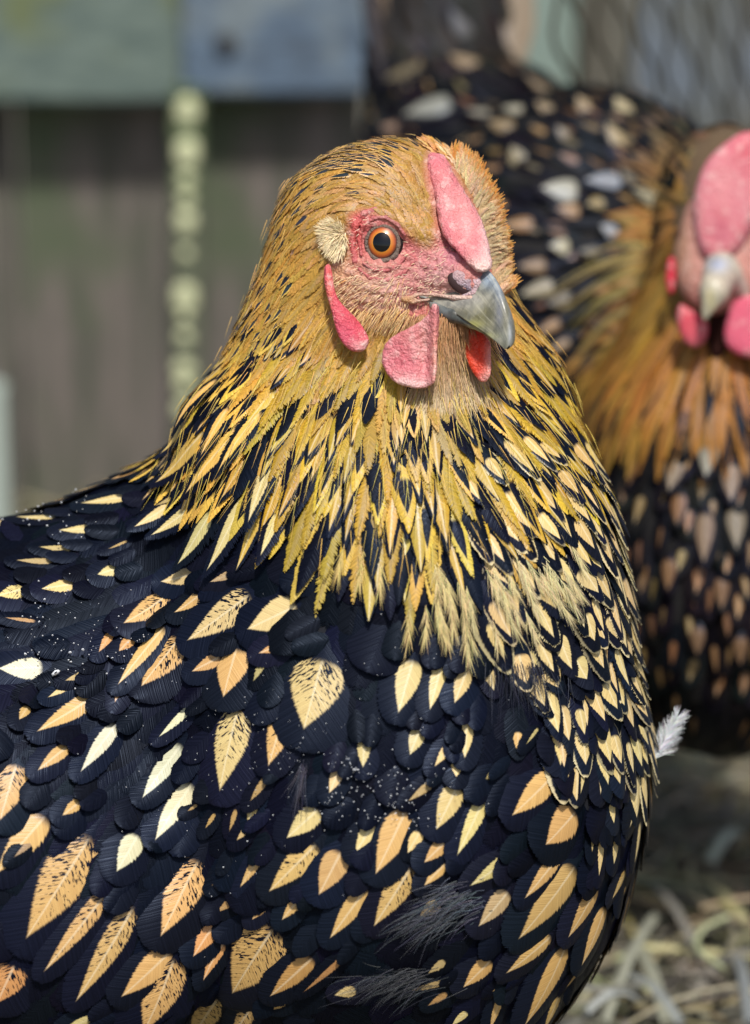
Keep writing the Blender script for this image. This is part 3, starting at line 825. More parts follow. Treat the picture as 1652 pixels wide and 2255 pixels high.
PATCHES = []
def on_patch(x, y, own=None, pad=4):
    for (tx, ty, bx2, by2, wd2) in PATCHES:
        if own is not None and abs(tx - own[0]) + abs(ty - own[1]) < .5: continue
        ex, ey = bx2 - tx, by2 - ty; h_ = min(max(((x - tx) * ex + (y - ty) * ey) / (ex * ex + ey * ey + 1e-6), 0), 1)
        if math.hypot(x - tx - ex * h_, y - ty - ey * h_) < wd2 * .5 + pad: return True
    return False
def placed(pl, tip, base, width, c1, kind, black_ext=.45, h=20, c2=None, over=1.0, rim=0, fray=.16, prof=1):
    """a feather whose pale patch runs from base to tip on screen"""
    pb, nb = hit(*base); pt, nt = hit(*tip)
    if pb is None or pt is None: return
    d = pt - pb; Lp = d.length
    if Lp < 5: return
    d.normalize()
    tail = max(width * black_ext, 26)
    lead = Lp * .25 + 10
    L = lead + Lp + tail
    p0 = pb - d * lead
    r = bvh.find_nearest(p0); p0 = r[0] if r[0] is not None else p0
    sp, nm = pl.spine(p0, nb, d, L, 2, h, follow=0)
    width = width * 1.12; fw = width / .92
    Wd = fw * 1.7 + 26
    pl.add(sp, nm, L, Wd, prof, c1, c2 or jit(BLK, .3), s0=lead / L * .8, s1=(lead + Lp) / L, pw=width / Wd * 1.02,
           spk=.75 if 's' in kind else 0, fray=fray, rim=rim, camber=.22)
    if over and prof == 1 and width > 12:
        sd_ = nb.cross(d); sd_.normalize()
        for sg in ((-1, 1) if width > 20 else (random.choice((-1, 1)),)):
            big_ = width > 44 or 'w' in kind; off = sg * width * (random.uniform(.68, .9) if big_ else random.uniform(.55, .8)); reach = Lp * (random.uniform(0, .16) if big_ else random.uniform(.06, .26))
            Lc = 50 + width * .6 + reach; wc = width * random.uniform(.85, 1.2) + 20
            q0 = pb + d * (reach - Lc) + sd_ * (off * 1.15)
            rr_ = bvh.find_nearest(q0)
            if rr_[0] is None: continue
            e_ = pb + d * reach + sd_ * (off * .9); ex_, ey_ = scr(np.array(tuple(e_)))
            if on_patch(ex_, ey_, tip, 8): continue
            sp, nm = pl.spine(rr_[0], rr_[1], d - sd_ * (sg * .12), Lc, 2, h + 3, follow=0)
            pl.add(sp, nm, Lc, wc, 1, BLK, jit(BLK, .4), fray=.14, camber=.25)

KC = {'g': TAN, 'c': CREAM, 'w': WHT, 'o': ORG, 't': (.50, .36, .20), 'y': (.70, .46, .13)}
R6 = [(205,85,340,-10,34,'c'),(155,235,400,70,75,'g'),(80,180,120,115,40,'g'),(345,410,505,195,62,'w'),(160,400,290,290,55,'g'),(710,245,845,110,36,'w'),
 (595,510,800,280,75,'wc'),(635,685,850,450,85,'w'),(505,835,600,680,90,'w'),(0,612,70,370,130,'gs'),(-20,845,190,600,110,'g'),(270,590,345,530,45,'g'),
 (113,1125,390,690,190,'gs'),(190,1265,470,920,75,'gs'),(330,1395,580,1000,95,'gs'),(700,1110,880,790,150,'gs'),(527,1375,740,1190,110,'g'),
 (985,480,1050,130,145,'cs'),(1192,370,1260,130,100,'gs'),(1345,212,1420,-90,205,'cs'),(505,100,555,-60,50,'o'),
 (1115,520,1175,425,30,'g'),(1270,680,1395,565,85,'c'),(1565,750,1640,625,60,'c'),(1600,375,1605,260,50,'c'),(1455,485,1495,385,48,'c'),(1055,690,1100,635,28,'c'),
 (1195,910,1385,720,100,'gs'),(1410,925,1500,750,105,'g'),(1070,895,1145,770,38,'g'),(945,890,975,815,32,'g'),(960,1005,1040,950,32,'g'),(1120,1035,1172,975,34,'g'),
 (1250,1035,1320,950,45,'g'),(1455,1115,1605,915,75,'g'),(830,1190,955,1060,75,'o'),(875,1295,985,1150,50,'o'),(1037,1352,1200,1090,215,'gs'),(1200,1362,1370,1215,80,'o'),
 (1340,1345,1530,1195,25,'o'),(620,1530,760,1225,165,'gs'),(860,1530,960,1390,110,'gs'),(1040,1530,1130,1400,75,'gs'),(-10,1400,60,1250,130,'os'),(1600,1085,1680,1010,50,'g'),
 (835,565,870,540,14,'g'),(915,640,950,580,18,'g'),(700,1540,740,1500,60,'gs'),(280,1510,400,1475,40,'c'),(60,770,140,700,24,'t')]
R7 = [(100,140,165,-90,95,'c'),(235,125,290,-70,60,'c'),(340,95,400,-50,65,'c'),(150,320,195,210,60,'c'),(385,335,400,185,58,'c'),(255,370,330,270,38,'c'),(350,415,360,350,45,'c'),
 (425,480,505,400,22,'c'),(262,645,355,465,90,'c'),(0,838,130,575,115,'g'),(352,758,475,515,65,'c'),(140,520,250,440,32,'c'),(210,785,300,705,58,'g'),(210,885,300,800,48,'g'),
 (-8,1065,150,825,100,'gs'),(795,368,825,150,105,'c'),(915,195,905,65,48,'c'),(878,492,925,290,34,'c'),(965,495,1000,220,70,'c'),(1080,480,1050,210,55,'c'),(1130,355,1115,240,62,'c'),
 (1190,255,1150,150,48,'c'),(1190,130,1165,-20,50,'g'),(1130,50,1110,-40,66,'g'),(585,582,770,418,105,'g'),(728,708,870,575,140,'g'),(405,887,595,768,62,'c'),(640,942,800,765,70,'g'),
 (608,1118,865,820,140,'g'),(440,1060,575,925,85,'t'),(825,1112,965,905,90,'g'),(878,1230,1000,995,95,'g'),(555,1262,760,1120,75,'g'),(632,1488,825,1175,110,'g'),
 (140,1342,310,1312,30,'c'),(378,1328,500,1225,80,'g'),(505,1348,565,1322,22,'g'),(1088,638,1175,365,80,'c'),(1168,718,1210,420,38,'c'),(1030,618,1035,535,38,'c'),
 (1112,788,1160,620,42,'c'),(958,845,990,695,36,'c'),(1028,795,1055,695,42,'c'),(933,742,950,680,18,'c'),(1018,945,1092,835,45,'g'),(1040,995,1095,900,22,'g'),
 (650,275,710,205,14,'c'),(715,1510,800,1380,55,'g'),(490,1510,548,1380,36,'g'),(1215,420,1235,300,22,'c'),(1000,150,960,20,30,'c'),(1225,250,1215,120,24,'c'),(1255,150,1240,60,18,'c'),
 (820,1330,900,1250,26,'g'),(1050,350,1030,270,22,'c')]
R4 = [(0,610,150,590,28,'c'),(365,612,580,562,48,'c'),(35,575,350,385,44,'t'),(320,362,480,315,38,'t'),(480,285,600,228,30,'c'),(590,252,700,205,30,'c'),(570,450,645,425,34,'c'),
 (75,680,240,658,34,'c'),(-30,690,60,712,40,'c'),(265,730,418,702,44,'c'),(175,800,310,795,32,'c'),(72,860,225,850,32,'c'),(430,915,510,880,50,'c'),(183,985,318,950,60,'c'),(-10,1015,100,975,75,'cs'),
 (20,1105,150,1112,18,'g'),(285,1380,370,1345,28,'c'),(-10,1330,180,1315,90,'w'),(720,943,875,890,72,'c'),(945,942,1050,890,36,'t'),(543,1127,745,995,108,'gs'),(785,1082,912,975,60,'g'),
 (847,1205,1095,1000,128,'cs'),(1102,1148,1300,1045,130,'c'),(433,1258,490,1165,36,'o'),(523,1255,578,1190,50,'o'),(518,1402,720,1150,64,'g'),(630,1405,790,1195,145,'gs'),(865,1337,970,1270,58,'g'),
 (1002,1450,1045,1240,140,'g'),(1150,1255,1300,1190,56,'o'),(700,610,800,545,24,'c'),(480,805,560,760,12,'g')]
pl_w = Plumage(bvh, FLOW); pl_b = Plumage(bvh, FLOW)
for lst, ox, oy in ((R6, 0, 1502.9), (R7, 825.9, 1502.9), (R4, 0, 814)):
    PATCHES += [(ox + a_[0] * .5, oy + a_[1] * .5, ox + a_[2] * .5, oy + a_[3] * .5, a_[4] * .5) for a_ in lst]
for lst, ox, oy in ((R6, 0, 1502.9), (R7, 825.9, 1502.9), (R4, 0, 814)):
    for (tx, ty, bx_, by_, wd, kd) in lst:
        t_ = (ox + tx * .5, oy + ty * .5); b_ = (ox + bx_ * .5, oy + by_ * .5)
        pl = pl_w if t_[0] < 520 and t_[1] > 950 else pl_b
        placed(pl, t_, b_, wd * .5, jit(KC[kd[0]], .10), kd, h=random.uniform(17, 24))

# ---- filler plumage over the whole body
def vis(p): return p[2] > -60
def body_spacing(p, n):
    y = p[1]
    if y < 900: return None
    if y > 2450: return None
    return 42 if n[2] > -.1 else 66
for p, n in sample(Vb, Fb, body_spacing, 30000):
    sx, sy = scr(p)
    f = FLOW(p[0], p[1]); d = Vector((f[0] + random.uniform(-.15, .15), f[1] + random.uniform(-.15, .15), 0))
    wing = sx < 480 and sy > 1150
    L = random.uniform(130, 185) * (1.2 if wing else 1); Wd = random.uniform(85, 125)
    c2 = jit(BLK, .5)
    front = n[2] > .15
    if front and not wing and sy > 1300 and random.random() < .30:
        dn_ = d.normalized(); fx_, fy_ = scr(np.array(p) + np.array(tuple(dn_)) * L * .75)
        if on_patch(fx_, fy_, None, 16): continue
        sp, nm = pl_b.spine(p, n, d, L, 1, 12); pl_b.add(sp, nm, L, Wd * .7, 1, jit(random.choice([CREAM, CREAM, TAN]), .15), c2, s0=.55, s1=.88, pw=random.uniform(.2, .42), fray=.15, camber=.12); continue
    if front: sp, nm = (pl_w if wing else pl_b).spine(p, n, d, L, 1, random.uniform(3, 6)); pw = 0
    else: sp, nm = (pl_w if wing else pl_b).spine(p, n, d, L, 2, 18); pw = .45
    (pl_w if wing else pl_b).add(sp, nm, L, Wd, 1, jit(TAN), c2, s0=.3, s1=.85, pw=pw, fray=random.choice([.15, .3, .5]), camber=.10)
pl_w.build('wing_feathers', hen)

# ---- right breast: pale-laced, spangled feathers
def rb_spacing(p, n):
    sx, sy = scr(p)
    lft = 1010 + max(0, (sy - 1250)) * .55
    if n[2] < -.5 or sx < lft or sy < 930 or sy > 1660: return None
    return 38
for p, n in sample(Vb, Fb, rb_spacing, 9000):
    f = FLOW(p[0], p[1]); d = Vector((f[0] + random.uniform(-.28, .28), f[1] + random.uniform(-.28, .28), 0))
    sx, sy = scr(p)
    L = random.uniform(105, 175); Wd = random.uniform(54, 98) * (.8 + .2 * (sy > 1200))
    sp, nm = pl_b.spine(p, n, d, L, 6, random.uniform(22, 32))
    tt = np.clip((sy - 950) / 250, 0, 1)
    c1 = jit(lerp((.72, .50, .17), CREAM, float(tt)), .1)
    pl_b.add(sp, nm, L, Wd, 2, c1, jit(BLK, .4), s0=.3, s1=random.uniform(.76, .88), pw=random.uniform(.35, .8), fray=random.choice([.08, .2, .5]),
             rim=random.choice([0, .3, .6, .9]) if sy < 1480 else random.choice([0, .4, .8]), camber=.3)
pl_b.build('breast_feathers', hen)

# ---- hackle cape
pl_h = Plumage(bvh, FLOW)
def hk_spacing(p, n):
    sx, sy = scr(p)
    if sy < 560 or sy > 1270 : return None
    if face_d(sx, sy)[0] < 14 and p[2] > 0: return None
    lim = 1205 - abs(sx - 860) * .28
    if sx < 700: lim = 1110 - (700 - sx) * .45
    if sx > 1080: lim = min(lim, 1150 - (sx - 1080) * .75)
    if sy > lim or sx < 340: return None
    return 18 + 8 * min(max((sy - 650) / 400, 0), 1)
hk = sample(Vb, Fb, hk_spacing, 42000)
hk.sort(key=lambda a: -a[0][1])
for p, n in hk:
    sx, sy = scr(p); f = FLOW(p[0], p[1])
    d = Vector((f[0] + random.uniform(-.17, .17), f[1] + random.uniform(-.17, .17), 0))
    t = min(max((sy - 620) / 450, 0), 1)
    L = 80 + 105 * t + random.uniform(-15, 25); Wd = 26 + 27 * t + random.uniform(-5, 8)
    lift = 11 + 14 * t
    left = sx < 620
    base = lerp(BUFF, GOLD, min(1, t * 2.2))
    if left: base = lerp(base, (.62, .38, .06), min(1, t * 1.5))
    if sy > 1020: base = lerp(base, (.56, .42, .10), .6 * min(1, (sy - 1020) / 200))
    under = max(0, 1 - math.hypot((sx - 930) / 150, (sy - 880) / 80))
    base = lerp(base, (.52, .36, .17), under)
    c1 = jit(base, .18)
    r = random.random()
    pb_ = .08 + .66 * min(max((sy - 720) / 260, 0), 1)
    pb_ += .22 * math.sin(sx * .045 + 1.3 * math.sin(sy * .02)) * math.sin(sy * .021 + sx * .01) * min(1, max(0, (sy - 720) / 200))
    if left: pb_ += .20 + .18 * min(1, max(0, (sy - 560) / 200))
    elif sx < 720 and sy > 600: pb_ += .08
    elif sx > 1120: pb_ += .14
    h1 = lift * random.uniform(.7, 1.2)
    sp, nm = pl_h.spine(p, n, d, L, 3, h1)
    if r < pb_ * .22: pl_h.add(sp, nm, L, Wd * 1.2, 0, c1, jit(BLK, .4), fray=.3, camber=.2)
    elif r < pb_ * .62:      # black-centred with golden edge: base gold, patch black
        pl_h.add(sp, nm, L, Wd * 1.1, 0, jit(BLK, .4), c1, s0=random.uniform(.1, .3), s1=random.uniform(.72, .95), pw=random.uniform(.35, .62), fray=random.uniform(.2, .5), camber=.22)
    elif r < pb_:          # gold streak with black edge
        pl_h.add(sp, nm, L, Wd * 1.15, 0, c1, jit(BLK, .4), s0=0, s1=random.uniform(.85, 1.02), pw=random.uniform(.45, .75), fray=random.uniform(.2, .5), camber=.35)
    else:
        pl_h.add(sp, nm, L, Wd, 0, lerp(c1, (.85, .68, .30), .25), c1, s0=.1, s1=1.0, pw=random.choice([0, .25]), fray=random.uniform(.4, 1.0), camber=.22)
# bold golden feathers at the left edge of the cape (crop R4)
for (tx, ty, bx_, by_, wd) in [(600,385,750,325,58),(740,520,910,280,80),(870,560,1070,270,78),(690,310,760,150,40),(770,390,880,190,40),(830,300,960,60,44),(620,715,760,600,50),
        (700,740,880,590,56),(840,870,940,640,70),(960,900,1100,560,66),(1180,830,1230,640,40),(700,200,850,20,36),(1130,690,1190,420,55),(1000,470,1150,200,50),(930,400,1010,180,44)]:
    placed(pl_h, (tx * .5, 814 + ty * .5), (bx_ * .5, 814 + by_ * .5), wd * .5, jit((.78, .50, .11) if ty < 600 else (.72, .60, .26), .12), 'g', .25, h=42, fray=.4, prof=0)
pl_h.build('hackle_feathers', hen)

# ---- short head feathers
pl_t = Plumage(bvh, FLOW)
def hd_spacing(p, n):
    sx, sy = scr(p)
    if sy > 760 : return None
    if p[2] > 0 and face_d(sx, sy)[0] < 5: return None
    return 9.5 if n[2] > -.4 else 15
hs = sample(Vb, Fb, hd_spacing, 60000)
hs.sort(key=lambda a: -math.hypot(a[0][0] - 1010, a[0][1] - 560))
for p, n in hs:
    sx, sy = scr(p); f = FLOW(p[0], p[1])
    dist = math.hypot(sx - 960, sy - 560); t = min(dist / 420, 1)
    L = 34 + 44 * t + random.uniform(-8, 12); Wd = 12 + 13 * t + random.uniform(-2, 4)
    d = Vector((f[0] + random.uniform(-.12, .12), f[1] + random.uniform(-.12, .12), 0))
    edge = 0
    if face_d(sx, sy)[0] < 40 and sx < 1000: L *= .75
    if sx > 1000 and sy < 640: L *= 1.0; Wd *= 1.15
    col = jit(BUFF, .13)
    if sx > 985 and sy < 600: col = jit(lerp((.58, .45, .28), (.64, .34, .09), min(1, max(0, (sx - 1030) / 60))), .15)
    elif sx > 700 and sy < 600 and random.random() < .5: col = jit((.56, .33, .11), .12)
    if sx < 680: col = jit(lerp(BUFF, (.55, .32, .05), .5), .14)
    dark = (math.exp(-((sx - 790) / 110) ** 2 - ((sy - 345) / 48) ** 2) * 1.0 + (.22 if (sx < 690 and sy < 480) else 0) + (.26 if sx < 650 else 0))
    c1 = lerp(col, (.85, .66, .34), .16); pw = random.choice([0, 0, 0, .26]); c2 = col; fr = random.uniform(.3, .9)
    hx_ = 0
    if random.random() < dark: hx_ = 4; c1 = jit((.03, .035, .045), .3); pw = random.uniform(.35, .6); fr = .5; L *= .8
    sp, nm = pl_t.spine(p, n, d, L, 2, hx_ + 3 + 6 * t + random.uniform(0, 2))
    pl_t.add(sp, nm, L, Wd, 0, c1, c2, s0=.1, s1=1, pw=pw, fray=fr, camber=.14)
# the loose tuft standing off the far side of the crown
OUT = np.array([(965, 322), (990, 302), (1040, 325), (1070, 390), (1088, 450), (1093, 510), (1092, 560), (1098, 600), (1122, 645)], float)
INN = np.array([(945, 330), (975, 335), (1000, 370), (1030, 420), (1052, 470), (1066, 520), (1074, 560), (1082, 600), (1096, 650)], float)
for k in range(2000):
    a = random.random(); u = a * 8; i0 = min(int(u), 7); fu = u - i0; e_ = random.random() ** .7
    po = OUT[i0] * (1 - fu) + OUT[i0 + 1] * fu; pi_ = INN[i0] * (1 - fu) + INN[i0 + 1] * fu
    px, py = pi_ * (1 - e_ * .72) + po * e_ * .72
    ph, nn = hit(px, py)
    if ph is None: ph, nn = hit(px - 14, py + 4)
    if ph is None: ph, nn = hit(px - 30, py + 10)
    if ph is None: continue
    if ph is None: continue
    tg = OUT[i0] - OUT[i0 + 1]; tg = tg / np.linalg.norm(tg); d = Vector((tg[0] * (1 - .5 * a) + (-tg[1]) * (.25 + .55 * a), tg[1] * (1 - .7 * a) + tg[0] * (.25 + .55 * a), .05)) + Vector((random.uniform(-.15, .15), random.uniform(-.15, .15), 0))
    d.normalize(); L = random.uniform(26, 52)
    sp = np.array([tuple(ph + d * (L * q) + nn * (1 + 6 * q) + Vector((0, 10 * q * q, 0))) for q in pl_t.TS]); nm = np.tile(np.array(tuple((nn + Vector((0, 0, .7))).normalized())), (9, 1))
    col = jit(lerp((.70, .55, .33), (.66, .34, .085), min(1, max(0, e_ * 1.3 - .2 + .3 * a * random.random()))), .18)
    pl_t.add(sp, nm, L, random.uniform(7, 14), 0, lerp(col, (.85, .7, .4), .2), col, s0=.1, s1=1, pw=0, fray=random.uniform(.4, 1.0), camber=.1)
pl_t.build('head_feathers', hen)

# ---- ear tuft
st = Strands()
def strand(p, d, L, drop=0, bend=None, R=5, g=8):
    pts = []
    for i in range(R):
        t = i / (R - 1)
        q = p + d * (L * t) + Vector((0, drop * t * t, 0))
        if bend is not None: q = q + bend * (t * t)
        pts.append(tuple(q))
    return pts
EARP = smooth_poly([C(*p) for p in [(365, 690), (380, 640), (440, 605), (500, 620), (545, 690), (548, 780), (500, 850), (440, 840), (390, 780)]], 1)
ell_mesh('ear_tuft', tuple(Vector(Q(735, 532, hit(735, 532)[0].z + 2))), (27, 42, 16), flat_mat('ear down', (.80, .66, .40), .9, .1), hen, None, 4)
for k in range(2200):
    px = random.uniform(695, 778); py = random.uniform(478, 590)
    if polyd(np.array([px]), np.array([py]), EARP)[0] > -7: continue
    ph, nn = hit(px, py)
    if ph is None: continue
    vx = (px - 745) / 40; vy = (py - 545) / 60
    d = (Vector((vx * .7 - .3, .9 * math.tanh((py - 515) / 25) * (.5 if py < 515 else 1), .12)) + Vector([random.uniform(-.2, .2) for _ in range(3)])).normalized()
    st.add(strand(ph + Vector((0, 0, 10 + 6 * random.random())), d, random.uniform(13, 24)), random.uniform(1.5, 2.8), jit(lerp((.88, .74, .46), (.66, .50, .28), random.random() ** 2), .12))
st.build('ear_tuft', hen)

# ---- bristles on the cheek and jaw
st = Strands()
for k in range(520):
    px = random.uniform(735, 985); py = random.uniform(600, 725)
    if face_d(px, py)[0] > 4: continue
    wgt = math.exp(-((py - (640 + (px - 740) * .22)) / 42) ** 2) * (1 if px < 900 else .35)
    if random.random() > wgt: continue
    ph, nn = hit(px, py)
    if ph is None: continue
    d = (Vector((-.75 + random.uniform(-.3, .2) + .5 * (px > 870), .42 + random.uniform(-.25, .3) + .5 * (px > 850), .45))).normalized()
    st.add(strand(ph + nn * 1, d, random.uniform(10, 25), 5), random.uniform(.8, 1.5), jit(lerp((.80, .64, .38), (.70, .40, .12), random.random() ** 2), .15))
for k in range(230):   # tan tuft under the jaw
    px = random.uniform(770, 905); py = random.uniform(675, 715) + (px - 770) * .02
    ph, nn = hit(px, py)
    if ph is None: continue
    d = (Vector((-.55 + random.uniform(-.3, .2), .8 + random.uniform(-.2, .2), .4))).normalized()
    st.add(strand(ph + nn * 3, d, random.uniform(20, 40), 4), random.uniform(.9, 1.8), jit(lerp((.74, .54, .26), (.66, .36, .10), random.random()), .15))
for k in range(350):   # very fine hairs over the rest of the face
    px = random.uniform(760, 1000); py = random.uniform(480, 660)
    if face_d(px, py)[0] > -3 or math.hypot(px - 842, py - 533) < 52: continue
    ph, nn = hit(px, py)
    if ph is None: continue
    d = (Vector((-.6, .1, .5)) + Vector([random.uniform(-.3, .3) for _ in range(3)])).normalized()
    st.add(strand(ph + nn * 1, d, random.uniform(8, 18), 2), random.uniform(.9, 1.5), jit((.84, .66, .46), .15))
st.build('bristles', hen)

# ---- throat fluff, loose barbs over hackle, pale frayed cape hem, grey down
st = Strands()
for k in range(4200):
    px = random.gauss(985, 45); py = random.uniform(690, 900)
    if not (900 < px < 1090): continue
    ph, nn = hit(px, py)
    if ph is None or ph.z < 60: continue
    d = (Vector(((px - 985) / 180, 1, .25)) + Vector([random.uniform(-.25, .25) for _ in range(3)])).normalized()
    c = lerp((.46, .24, .10), (.56, .42, .24), min(1, max(0, (py - 720) / 150)))
    st.add(strand(ph + nn * random.uniform(2, 18), d, random.uniform(22, 50), 4), random.uniform(1.0, 1.9), jit(c, .2))
for k in range(1500):  # hair-like barbs over head and cape
    px = random.uniform(380, 1280); py = random.uniform(300, 1250)
    if face_d(px, py)[0] < 6: continue
    if py > 1080 and random.random() < .5: continue
    ph, nn = hit(px, py)
    if ph is None or ph.z < -150 or py > 1240 - abs(px - 860) * .35: continue
    f = FLOW(ph.x, ph.y); d = Vector((f[0], f[1], 0)) + Vector([random.uniform(-.25, .25) for _ in range(3)]); d = d - nn * d.dot(nn) * .9; d.normalize()
    t = min(max((py - 500) / 500, 0), 1)
    st.add(strand(ph + nn * (12 + 16 * t + random.uniform(0, 8)), d, random.uniform(20, 45) * (1 + t), 4, R=5), random.uniform(.9, 1.5),
           jit(lerp((.64, .40, .13), (.62, .44, .09), t), .25))
st.build('loose_barbs', hen)
st = Strands()
for k in range(62):   # loose-barbed pale feather ends where the cape meets the breast
    a = random.random(); px = 700 + 530 * a; py = 1200 + 110 * math.sin(a * 2.7) + random.uniform(-70, 50)
    if random.random() > math.exp(-((px - 1080) / 130) ** 2) + .22: continue
    ph, nn = hit(px, py)
    if ph is None: continue
    d = Vector((-.12 + .85 * a ** 2 + random.uniform(-.15, .15), 1, 0)); d = (d - nn * d.dot(nn)).normalized(); sd_ = nn.cross(d)
    c = lerp((.58, .43, .12), (.66, .56, .30), min(1, a * 1.2)); QL = random.uniform(50, 90)
    for m in range(46):
        u = random.random() ** .7; sg = random.choice((-1, 1)); dd = (d + sd_ * sg * random.uniform(.12, .55) * (1.1 - u * .6)).normalized()
        st.add(strand(ph + d * (QL * u) + nn * (20 + 9 * u + random.uniform(-2, 2)), dd, random.uniform(22, 46), 0, bend=d * 5), random.uniform(.9, 1.5), jit(c, .22))
for (cx_, cy_, rx_, ry_, n_, dx_, dy_, c_) in [(1010, 1975, 46, 34, 170, -.95, .3, (.05, .06, .08)), (960, 2020, 40, 20, 90, -.95, .25, (.035, .04, .055)), 
        (672, 1690, 9, 10, 50, -.15, 1, (.03, .03, .05)), (900, 2150, 70, 26, 160, -.95, .25, (.015, .018, .025)), (1150, 1470, 60, 18, 150, .1, 1, (.012, .015, .03))]:
    for k in range(n_):
        gx = random.gauss(0, 1); px = cx_ + gx * rx_ * .6; py = cy_ + random.gauss(0, ry_ * .5)
        ph, nn = hit(px, py)
        if ph is None: continue
        d = (Vector((dx_, dy_, .1)) + Vector([random.gauss(0, .17) for _ in range(3)])).normalized()
        st.add(strand(ph + nn * random.uniform(12, 24), d, random.uniform(40, 105), 10, bend=Vector([random.gauss(0, 9) for _ in range(3)])), random.uniform(.9, 1.6), jit(c_, .4))
st.build('downy_wisps', hen)

# ---- tiny flecks of dander clinging to the wing
V = []; F = []
def fleck(c, r, el=1):
    b = len(V); a = Vector([random.uniform(-1, 1) for _ in range(3)]).normalized()
    for i in range(4):
        for j in range(6):
            th = math.pi * (i + .5) / 4; ph = 2 * math.pi * j / 6
            v = Vector((math.sin(th) * math.cos(ph), math.sin(th) * math.sin(ph), math.cos(th))) * r * random.uniform(.75, 1.2)
            V.append(tuple(c + v + a * (v.dot(a) * (el - 1))))
    for i in range(3):
        for j in range(6):
            F.append([b + i * 6 + j, b + (i + 1) * 6 + j, b + (i + 1) * 6 + (j + 1) % 6, b + i * 6 + (j + 1) % 6])
for (cx_, cy_, rx_, ry_, n_, r0) in [(140, 1150, 100, 60, 40, 2.2), (120, 1400, 110, 120, 70, 1.9), (250, 1420, 100, 80, 40, 1.6), (800, 1740, 140, 80, 130, 1.7), (600, 1620, 160, 90, 70, 1.2),
                                 (930, 1780, 80, 60, 30, 1.6), (500, 1700, 250, 250, 90, 1.1), (900, 1500, 200, 250, 50, 1.1)]:
    for k in range(n_):
        ph, nn = hit(random.gauss(cx_, rx_ * .6), random.gauss(cy_, ry_ * .6))
        if ph is not None: fleck(ph + nn * random.uniform(20, 27), r0 * .85 * random.choice([.6, .8, 1, 1.3]))
for (px, py, r, el) in [(112, 1090, 7, 2.0), (124, 1490, 7, 2.2), (155, 1447, 4, 1.4), (183, 1441, 4, 2), (100, 1335, 4, 1.5), (110, 1085, 5, 1.2), (782, 1693, 4, 1.8), (58, 1450, 4, 1.6)]:
    ph, nn = hit(px, py)
    if ph is not None: fleck(ph + nn * 26, r * .75, el)
fl = mkmesh('dander_flecks', W(np.array(V)), F, flat_mat('dander', (.8, .82, .85), .3, .6, 300, .1), hen); fl['kind'] = 'stuff'

# ---- legs
tL = flat_mat('shank scales', (.42, .36, .14), .5, .4, 300, .5)
for (lx_, lz_) in ((700, 20), (820, -330)):
    g0 = (lx_ - 40, 2890, lz_ + 60)
    caps = [((lx_, 2540, lz_), (lx_ - 10, 2870, lz_ + 40), 34, 28), ((lx_ - 10, 2870, lz_ + 40), (lx_ + 150, 2925, lz_ + 90), 26, 14), ((lx_ - 10, 2870, lz_ + 40), (lx_ + 80, 2945, lz_ + 180), 26, 14),
            ((lx_ - 10, 2870, lz_ + 40), (lx_ - 60, 2950, lz_ + 190), 26, 14), ((lx_ - 10, 2870, lz_ + 40), (lx_ - 110, 2895, lz_ - 20), 20, 10)]
    caps_mesh('leg', caps, 12, tL, hen, 12)

# ================================================================== LOOSE WHITE FEATHER
fe = empty('down_feather', W([Q(1450, 1660, -40)])[0], 'small white fluffy feather sticking out from the front hen\'s breast edge', 'feather')
st = Strands(); q0 = Vector(Q(1440, 1672, -30)); q1 = Vector(Q(1492, 1580, -40))
for k in range(620):
    t = random.random() ** .8; p = q0.lerp(q1, t); s_ = random.choice([-1, 1])
    ax_ = (q1 - q0).normalized(); per = Vector((-ax_.y, ax_.x, 0)) * s_
    if s_ < 0: per = -Vector((ax_.y, -ax_.x, 0)) * -1
    d = (ax_ * random.uniform(.5, 1.1) + per * random.uniform(.2, 1) + Vector((0, 0, random.uniform(-.4, .6)))).normalized()
    st.add(strand(p, d, random.uniform(18, 44) * (1.15 - .5 * t), 3, bend=ax_ * random.uniform(0, 14)), random.uniform(.9, 1.7), jit((.62, .64, .66), .25))
st.build('vane', fe)
st = Strands(); st.add([tuple(q0.lerp(q1, i / 4)) for i in range(5)], 3, (.7, .7, .66)); st.build('quill', fe)

# ================================================================== BACKGROUND HEN
BLK = (.008, .0075, .0085)
hb = empty('hen', W([(1300 * 1 + 100, 2500, -1900)])[0], 'blurred second hen with bright pink upright comb and pale beak, standing behind the front hen', 'hen')
def QB(px, py, z): return Q(px, py, z)
def sb(z): return 1 - z * S / D
HZ = -1150; kz = sb(HZ)
def bh_sdf(P):
    d = ell(P, QB(1600, 470, HZ - 40), (150 * kz, 195 * kz, 190))
    d = smin(d, cap(P, QB(1600, 560, HZ - 60), QB(1580, 900, HZ - 170), 165, 330), 80)
    d = smin(d, ell(P, QB(1600, 1180, HZ - 260), (350 * kz, 490 * kz, 420)), 90)
    d = smin(d, ell(P, QB(1290, 790, -2050), (440 * 1.33, 590 * 1.33, 560)), 120)
    d = smin(d, ell(P, QB(1060, 560, -2500), (330 * 1.4, 430 * 1.4, 420)), 120)
    d = smin(d, cap(P, QB(1000, 500, -2600), QB(960, -160, -2850), 270, 225, .6), 90)
    return d
Vq, Fq = surfnet(bh_sdf, (500, -700, -3300), (2200, 2200, -650), 34)
Vq = relax(Vq, Fq, 2, .4); bv2 = bvh_of(Vq, Fq)
qx, qy = scr(Vq)
tq = np.clip((qy - 700) / 200, 0, 1); tq = np.where((qx < 1400) | (Vq[:, 2] < -1750), 1, tq)[:, None]
cq = np.where((qy < 520)[:, None], np.array([[.13, .085, .045]]), np.array([[.30, .16, .035]])) * (1 - tq) + np.array(BLK) * tq
